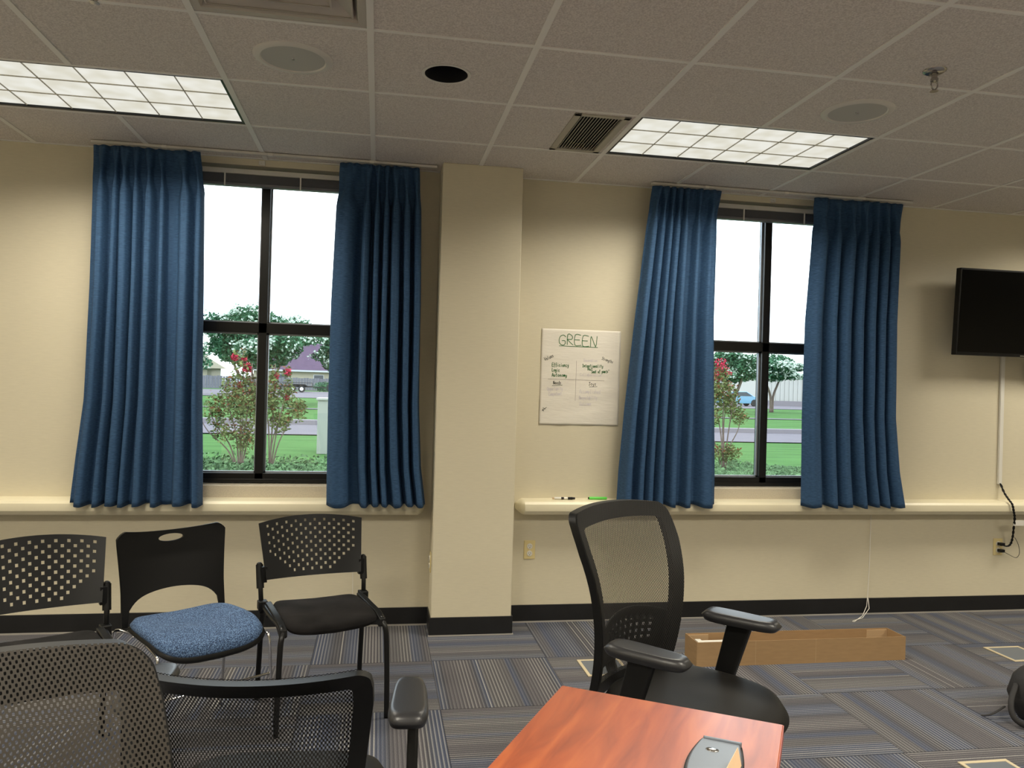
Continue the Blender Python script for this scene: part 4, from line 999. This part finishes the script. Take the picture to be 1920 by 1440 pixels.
def shrub(label, x, y, h, w_, seed, stems, pink, n=1500, blobs=None):
    rnd = random.Random(seed); r = thing('flowering_shrub', label, 'shrub', (x, y, -.012), 0, 'flowering shrubs outside the windows')
    C = blobs; q = MB(); leaves(q, C, n, .034, rnd); q.build('foliage', m_leaf2, r, normals=False)
    q = MB(); leaves(q, [(c[0], c[1], c[2]+c[5]*.3, c[3], c[4], c[5]*.8) for c in C], n//5, .030, rnd); q.build('reddish_foliage', m_redleaf, r, normals=False)
    q = MB()
    for (tx, tz) in stems: q.tube(smooth_path([(tx*.08, 0, 0), (tx*.35+rnd.uniform(-.02, .02), rnd.uniform(-.05, .05), tz*.4), (tx*.8, rnd.uniform(-.1, .1), tz*.75), (tx, rnd.uniform(-.1, .1), tz)], 4), [.014-.0007*i for i in range(13)], 6)
    q.build('stems', m_bark, r, smooth=True)
    q = MB(); leaves(q, [(a, 0, b, s_, s_, s_*1.2) for a, b, s_ in pink], 60*len(pink), .028, rnd); q.build('blossoms', m_pink, r, normals=False)
shrub('flowering shrub with pink blossoms behind the left pane of the left window', -2.12, 8.2, 2.0, .6, 21, [(-.48, 1.0), (-.25, 1.4), (0, 1.9), (.15, 1.7), (.3, 1.2), (.05, 1.5), (-.6, .8)],
      [(-.12, 1.78, .06), (.07, 1.62, .07), (.02, 1.75, .04), (-.03, 1.35, .05), (-.42, .93, .04), (.1, 1.6, .04), (.1, 1.25, .03)], 2700,
      [(-.40, 0, .95, .17, .2, .30), (-.12, 0, 1.15, .24, .22, .42), (.12, 0, 1.0, .22, .2, .5), (0, 0, 1.62, .13, .15, .3), (.22, 0, 1.25, .15, .15, .3), (-.25, 0, .6, .2, .2, .2), (.05, 0, .5, .2, .2, .25), (-.15, 0, 1.75, .06, .06, .15)])
shrub('flowering shrub with pink blossoms behind the right pane of the left window', -1.70, 8.45, 1.8, .5, 22, [(.05, 1.7), (.22, 1.3), (.4, 1.1), (-.1, 1.5), (.12, 1.0)],
      [(.07, 1.50, .05), (.24, 1.57, .06), (.24, 1.15, .05)], 1500,
      [(.0, 0, 1.1, .14, .15, .45), (.25, 0, 1.2, .14, .12, .3), (.42, 0, .95, .16, .15, .2), (.15, 0, .75, .18, .15, .2), (.22, 0, 1.55, .08, .08, .15), (.02, 0, 1.5, .08, .08, .2)])
shrub('pink flowering shrub at the left edge of the right window', 6.22, 8.6, 2.1, .5, 23, [(-.3, 1.8), (-.1, 1.9), (.1, 1.4), (.3, 1.0), (.0, 1.2), (-.4, 1.0)],
      [(-.12, 1.93, .12), (-.2, 1.72, .09), (.0, 1.8, .08), (-.28, 1.5, .05)], 2400,
      [(-.2, 0, 1.45, .24, .2, .33), (.03, 0, 1.35, .2, .2, .3), (.25, 0, 1.0, .2, .18, .15), (-.3, 0, 1.0, .22, .2, .22), (.0, 0, .35, .32, .25, .16), (.15, 0, 1.15, .15, .15, .2), (-.1, 0, 1.75, .15, .15, .15)])
rnd = random.Random(5); q = MB()
for _ in range(24000):
    x = rnd.uniform(-5.5, 10.5); y = rnd.uniform(6.3, 9.4+.25*sin(x*1.3)); hmax = .10+.05*sin(x*2.1+1)+.05*sin(y*3+x)
    if (-2 < x < -.2) and y > 7.8: hmax += .06
    z = rnd.uniform(.0, max(.05, hmax)); a = Vector((rnd.gauss(0, 1), rnd.gauss(0, 1), rnd.gauss(0, .7))).normalized(); b = a.orthogonal().normalized(); s_ = rnd.uniform(.022, .05)
    p = Vector((x, y, z)); q.add([p-a*s_, p+b*s_*.5, p+a*s_, p-b*s_*.5], [(0, 1, 2, 3)])
tag(q.build('ground_cover', m_gcov, normals=False), 'low leafy ground cover growing below both windows outside', 'ground cover', kind='stuff')
r = thing('utility_box', 'white painted utility box on the lawn at the right of the left window', 'utility box', (-.62, 11.3, -.03))
MB().box(-.56, .56, 0, .6, 0, 1.07).build('cabinet', m_ext, r, bev=.01); MB().box(-.59, .59, -.03, .63, 1.07, 1.12).build('lid', m_ext, r, bev=.01)
bx('door_line', m_curb, r, .0, .008, -.004, 0, .06, 1.02)
# fence
r = thing('wooden_fence', 'grey weathered wooden fence in front of the houses seen through the left window', 'fence', (-14, 92, gz(92)-.03))
q = MB(); x = -16.
while x < 16: q.box(x, x+.29, -.02+.01*(int(x*10) % 2), .02, .05, 1.55+.04*sin(x*5)); x += .32
q.build('boards', m_fence, r); bx('rail', m_fence, r, -16, 16, .02, .08, .4, .5); bx('rail', m_fence, r, -16, 16, .02, .08, 1.2, 1.3)
def gable_house(label, x, y, w_, d_, wh, rh, door=True, ribs=False):
    r = thing('house', label, 'house', (x, y, gz(y)-.03), 0, 'houses across the road')
    MB().box(-w_/2, w_/2, 0, d_, 0, wh).build('walls', m_sid, r)
    e = .6; q = MB(); q.add([(-w_/2-e, -e, wh-.1), (w_/2+e, -e, wh-.1), (w_/2+e, d_+e, wh-.1), (-w_/2-e, d_+e, wh-.1), (-w_/2+d_*.35, d_/2, wh+rh), (w_/2-d_*.35, d_/2, wh+rh)], [(0, 1, 5, 4), (1, 2, 5), (2, 3, 4, 5), (3, 0, 4), (0, 3, 2, 1)])
    q.build('roof', m_roof, r); bx('fascia', m_eave, r, -w_/2-e, w_/2+e, -e-.05, -e, wh-.28, wh-.05)
    for k in range(3):
        xx = -w_/2+w_*(k+.7)/3.4; f = bx('window', m_eave, r, xx-.7, xx+.7, -.06, 0, .9, 2.1); bx('glazing', m_cglass, f, xx-.6, xx+.6, -.08, -.06, 1., 2.)
    return r
hh_ = gable_house('cream house with a purple brown roof behind the left window trees', -8, 104, 17, 9, 2.7, 3.9)
hh2 = gable_house('cream house with a low purple brown roof at the left of the left window', -33, 102, 22, 9, 2.7, 3.0)
q = MB().add([(-4, -.4, 0), (4, -.4, 0), (4, 3, 0), (-4, 3, 0), (0, -.4, 2.4), (0, 3, 2.4)], [(0, 1, 4), (2, 3, 5), (1, 2, 5, 4), (3, 0, 4, 5)]); o = q.build('gable', m_sid, hh2); o.location = (9.5, -.5, 2.5)
bx('porch', m_sid, hh_, 3, 7, -1.2, -.02, 0, 2.3); bx('porch_door', m_eave, hh_, 5.5, 6.6, -1.26, -1.2, 0, 2.1)
gable_house('small house with a white gable behind the tree of the right window', 52, 112, 16, 8, 3.0, 3.2)
r = thing('metal_building', 'white ribbed metal building behind the blossoming tree of the right window', 'building', (48.0, 72, gz(72)-.03))
q = MB().box(-8, 9, 0, 8, 0, 3.1)
for k in range(34): q.box(-8+k*.5, -8+k*.5+.12, -.08, 0, 0, 3.1)
q.build('ribbed_wall', m_rib, r); bx('roof_edge', m_eave, r, -8.2, 9.2, -.2, 8.2, 3.1, 3.3); bx('low_planter', m_curb, r, -8, -2.6, -1.2, -.3, 0, .55)
def wheel(mb, x, y, z, rr, wd): mb.lathe([(.001, -wd/2), (rr*.95, -wd/2), (rr, -wd/3), (rr, wd/3), (rr*.95, wd/2), (.001, wd/2)], 20, Matrix.Translation((x, y, z)) @ Matrix.Rotation(rad(90), 4, 'X'))
def car(label, x, y, m):
    r = thing('parked_car', label, 'car', (x, y, gz(y)), 0, 'parked cars')
    P = [(-2.2, .25), (-2.25, .7), (-2.1, .85), (-1.5, .95), (-.8, 1.38), (.6, 1.42), (1.35, .98), (2.1, .82), (2.3, .6), (2.25, .25)]
    Mx = Matrix(((1, 0, 0, 0), (0, 0, 1, 0), (0, 1, 0, 0), (0, 0, 0, 1)))
    MB().prism(P, -.85, .85, Mx).build('body', m, r, bev=.05)
    MB().prism([(-1.35, .97), (-.75, 1.33), (.55, 1.36), (1.2, .98)], -.87, .87, Mx).build('windows', m_cglass, r)
    for xx in (-1.4, 1.4):
        for s_ in (-.8, .8): q = MB(); wheel(q, xx, s_, .33, .33, .2); q.build('wheel', m_tyre, r, smooth=40)
car('light blue parked car behind the shrub of the right window', 34.2, 66, m_carp); car('silver parked car left of the blue one', 29.4, 67, m_cars)
r = thing('utility_trailer', 'low black two-axle trailer parked across the road', 'trailer', (-8.4, 80, gz(80)))
MB().box(-2.0, 1.6, -.9, .9, .55, .68).build('deck', m_black, r); MB().tube([(1.6, 0, .6), (3.2, 0, .5)], .05, 8).build('tongue', m_black, r)
MB().tube([(-2, -.9, 1.), (1.6, -.9, 1.)], .03, 6).tube([(-2, -.9, .6), (-2, -.9, 1.)], .03, 6).tube([(1.6, -.9, .6), (1.6, -.9, 1.)], .03, 6).build('side_rail', m_black, r)
MB().prism([(-.95, .68), (-.7, .86), (.9, .86), (1.15, .68)], -1.12, -.9, Matrix(((1, 0, 0, 0), (0, 0, 1, 0), (0, 1, 0, 0), (0, 0, 0, 1)))).build('mudguard', m_black, r)
for xx in (-.4, .55):
    q = MB(); wheel(q, xx, -1.0, .36, .36, .22); t_ = q.build('wheel', m_tyre, r, smooth=40)
    q = MB(); wheel(q, xx, -1.08, .36, .19, .12); q.build('hub', m_hub, t_, smooth=40)
r = thing('tractor', 'small green tractor parked beside the trailer', 'tractor', (-3.9, 80, gz(80)))
MB().box(-1.2, .9, -.5, .5, .75, 1.35).box(-.2, .9, -.55, .55, 1.35, 1.5).build('hood', m_tract, r, bev=.06)
MB().tube([(-1.0, -.5, 1.3), (-1.0, -.5, 2.3), (-1.0, .5, 2.3), (-1.0, .5, 1.3)], .05, 8).build('roll_bar', m_black, r)
for xx, rr in ((-.9, .55), (.8, .38)):
    q = MB(); wheel(q, xx, -.75, rr, rr, .3); t_ = q.build('wheel', m_tyre, r, smooth=40); q = MB(); wheel(q, xx, -.86, rr, rr*.5, .14); q.build('hub', m_hub, t_, smooth=40)
q = MB(); leaves(q, [(0, 0, .6, 1.4, .9, .6)], 900, .12, random.Random(9)); tag(q.build('round_bush', m_leaf, normals=False), 'round bush in front of the house behind the trailer', 'bush').location = (-6.3, 90, .12)
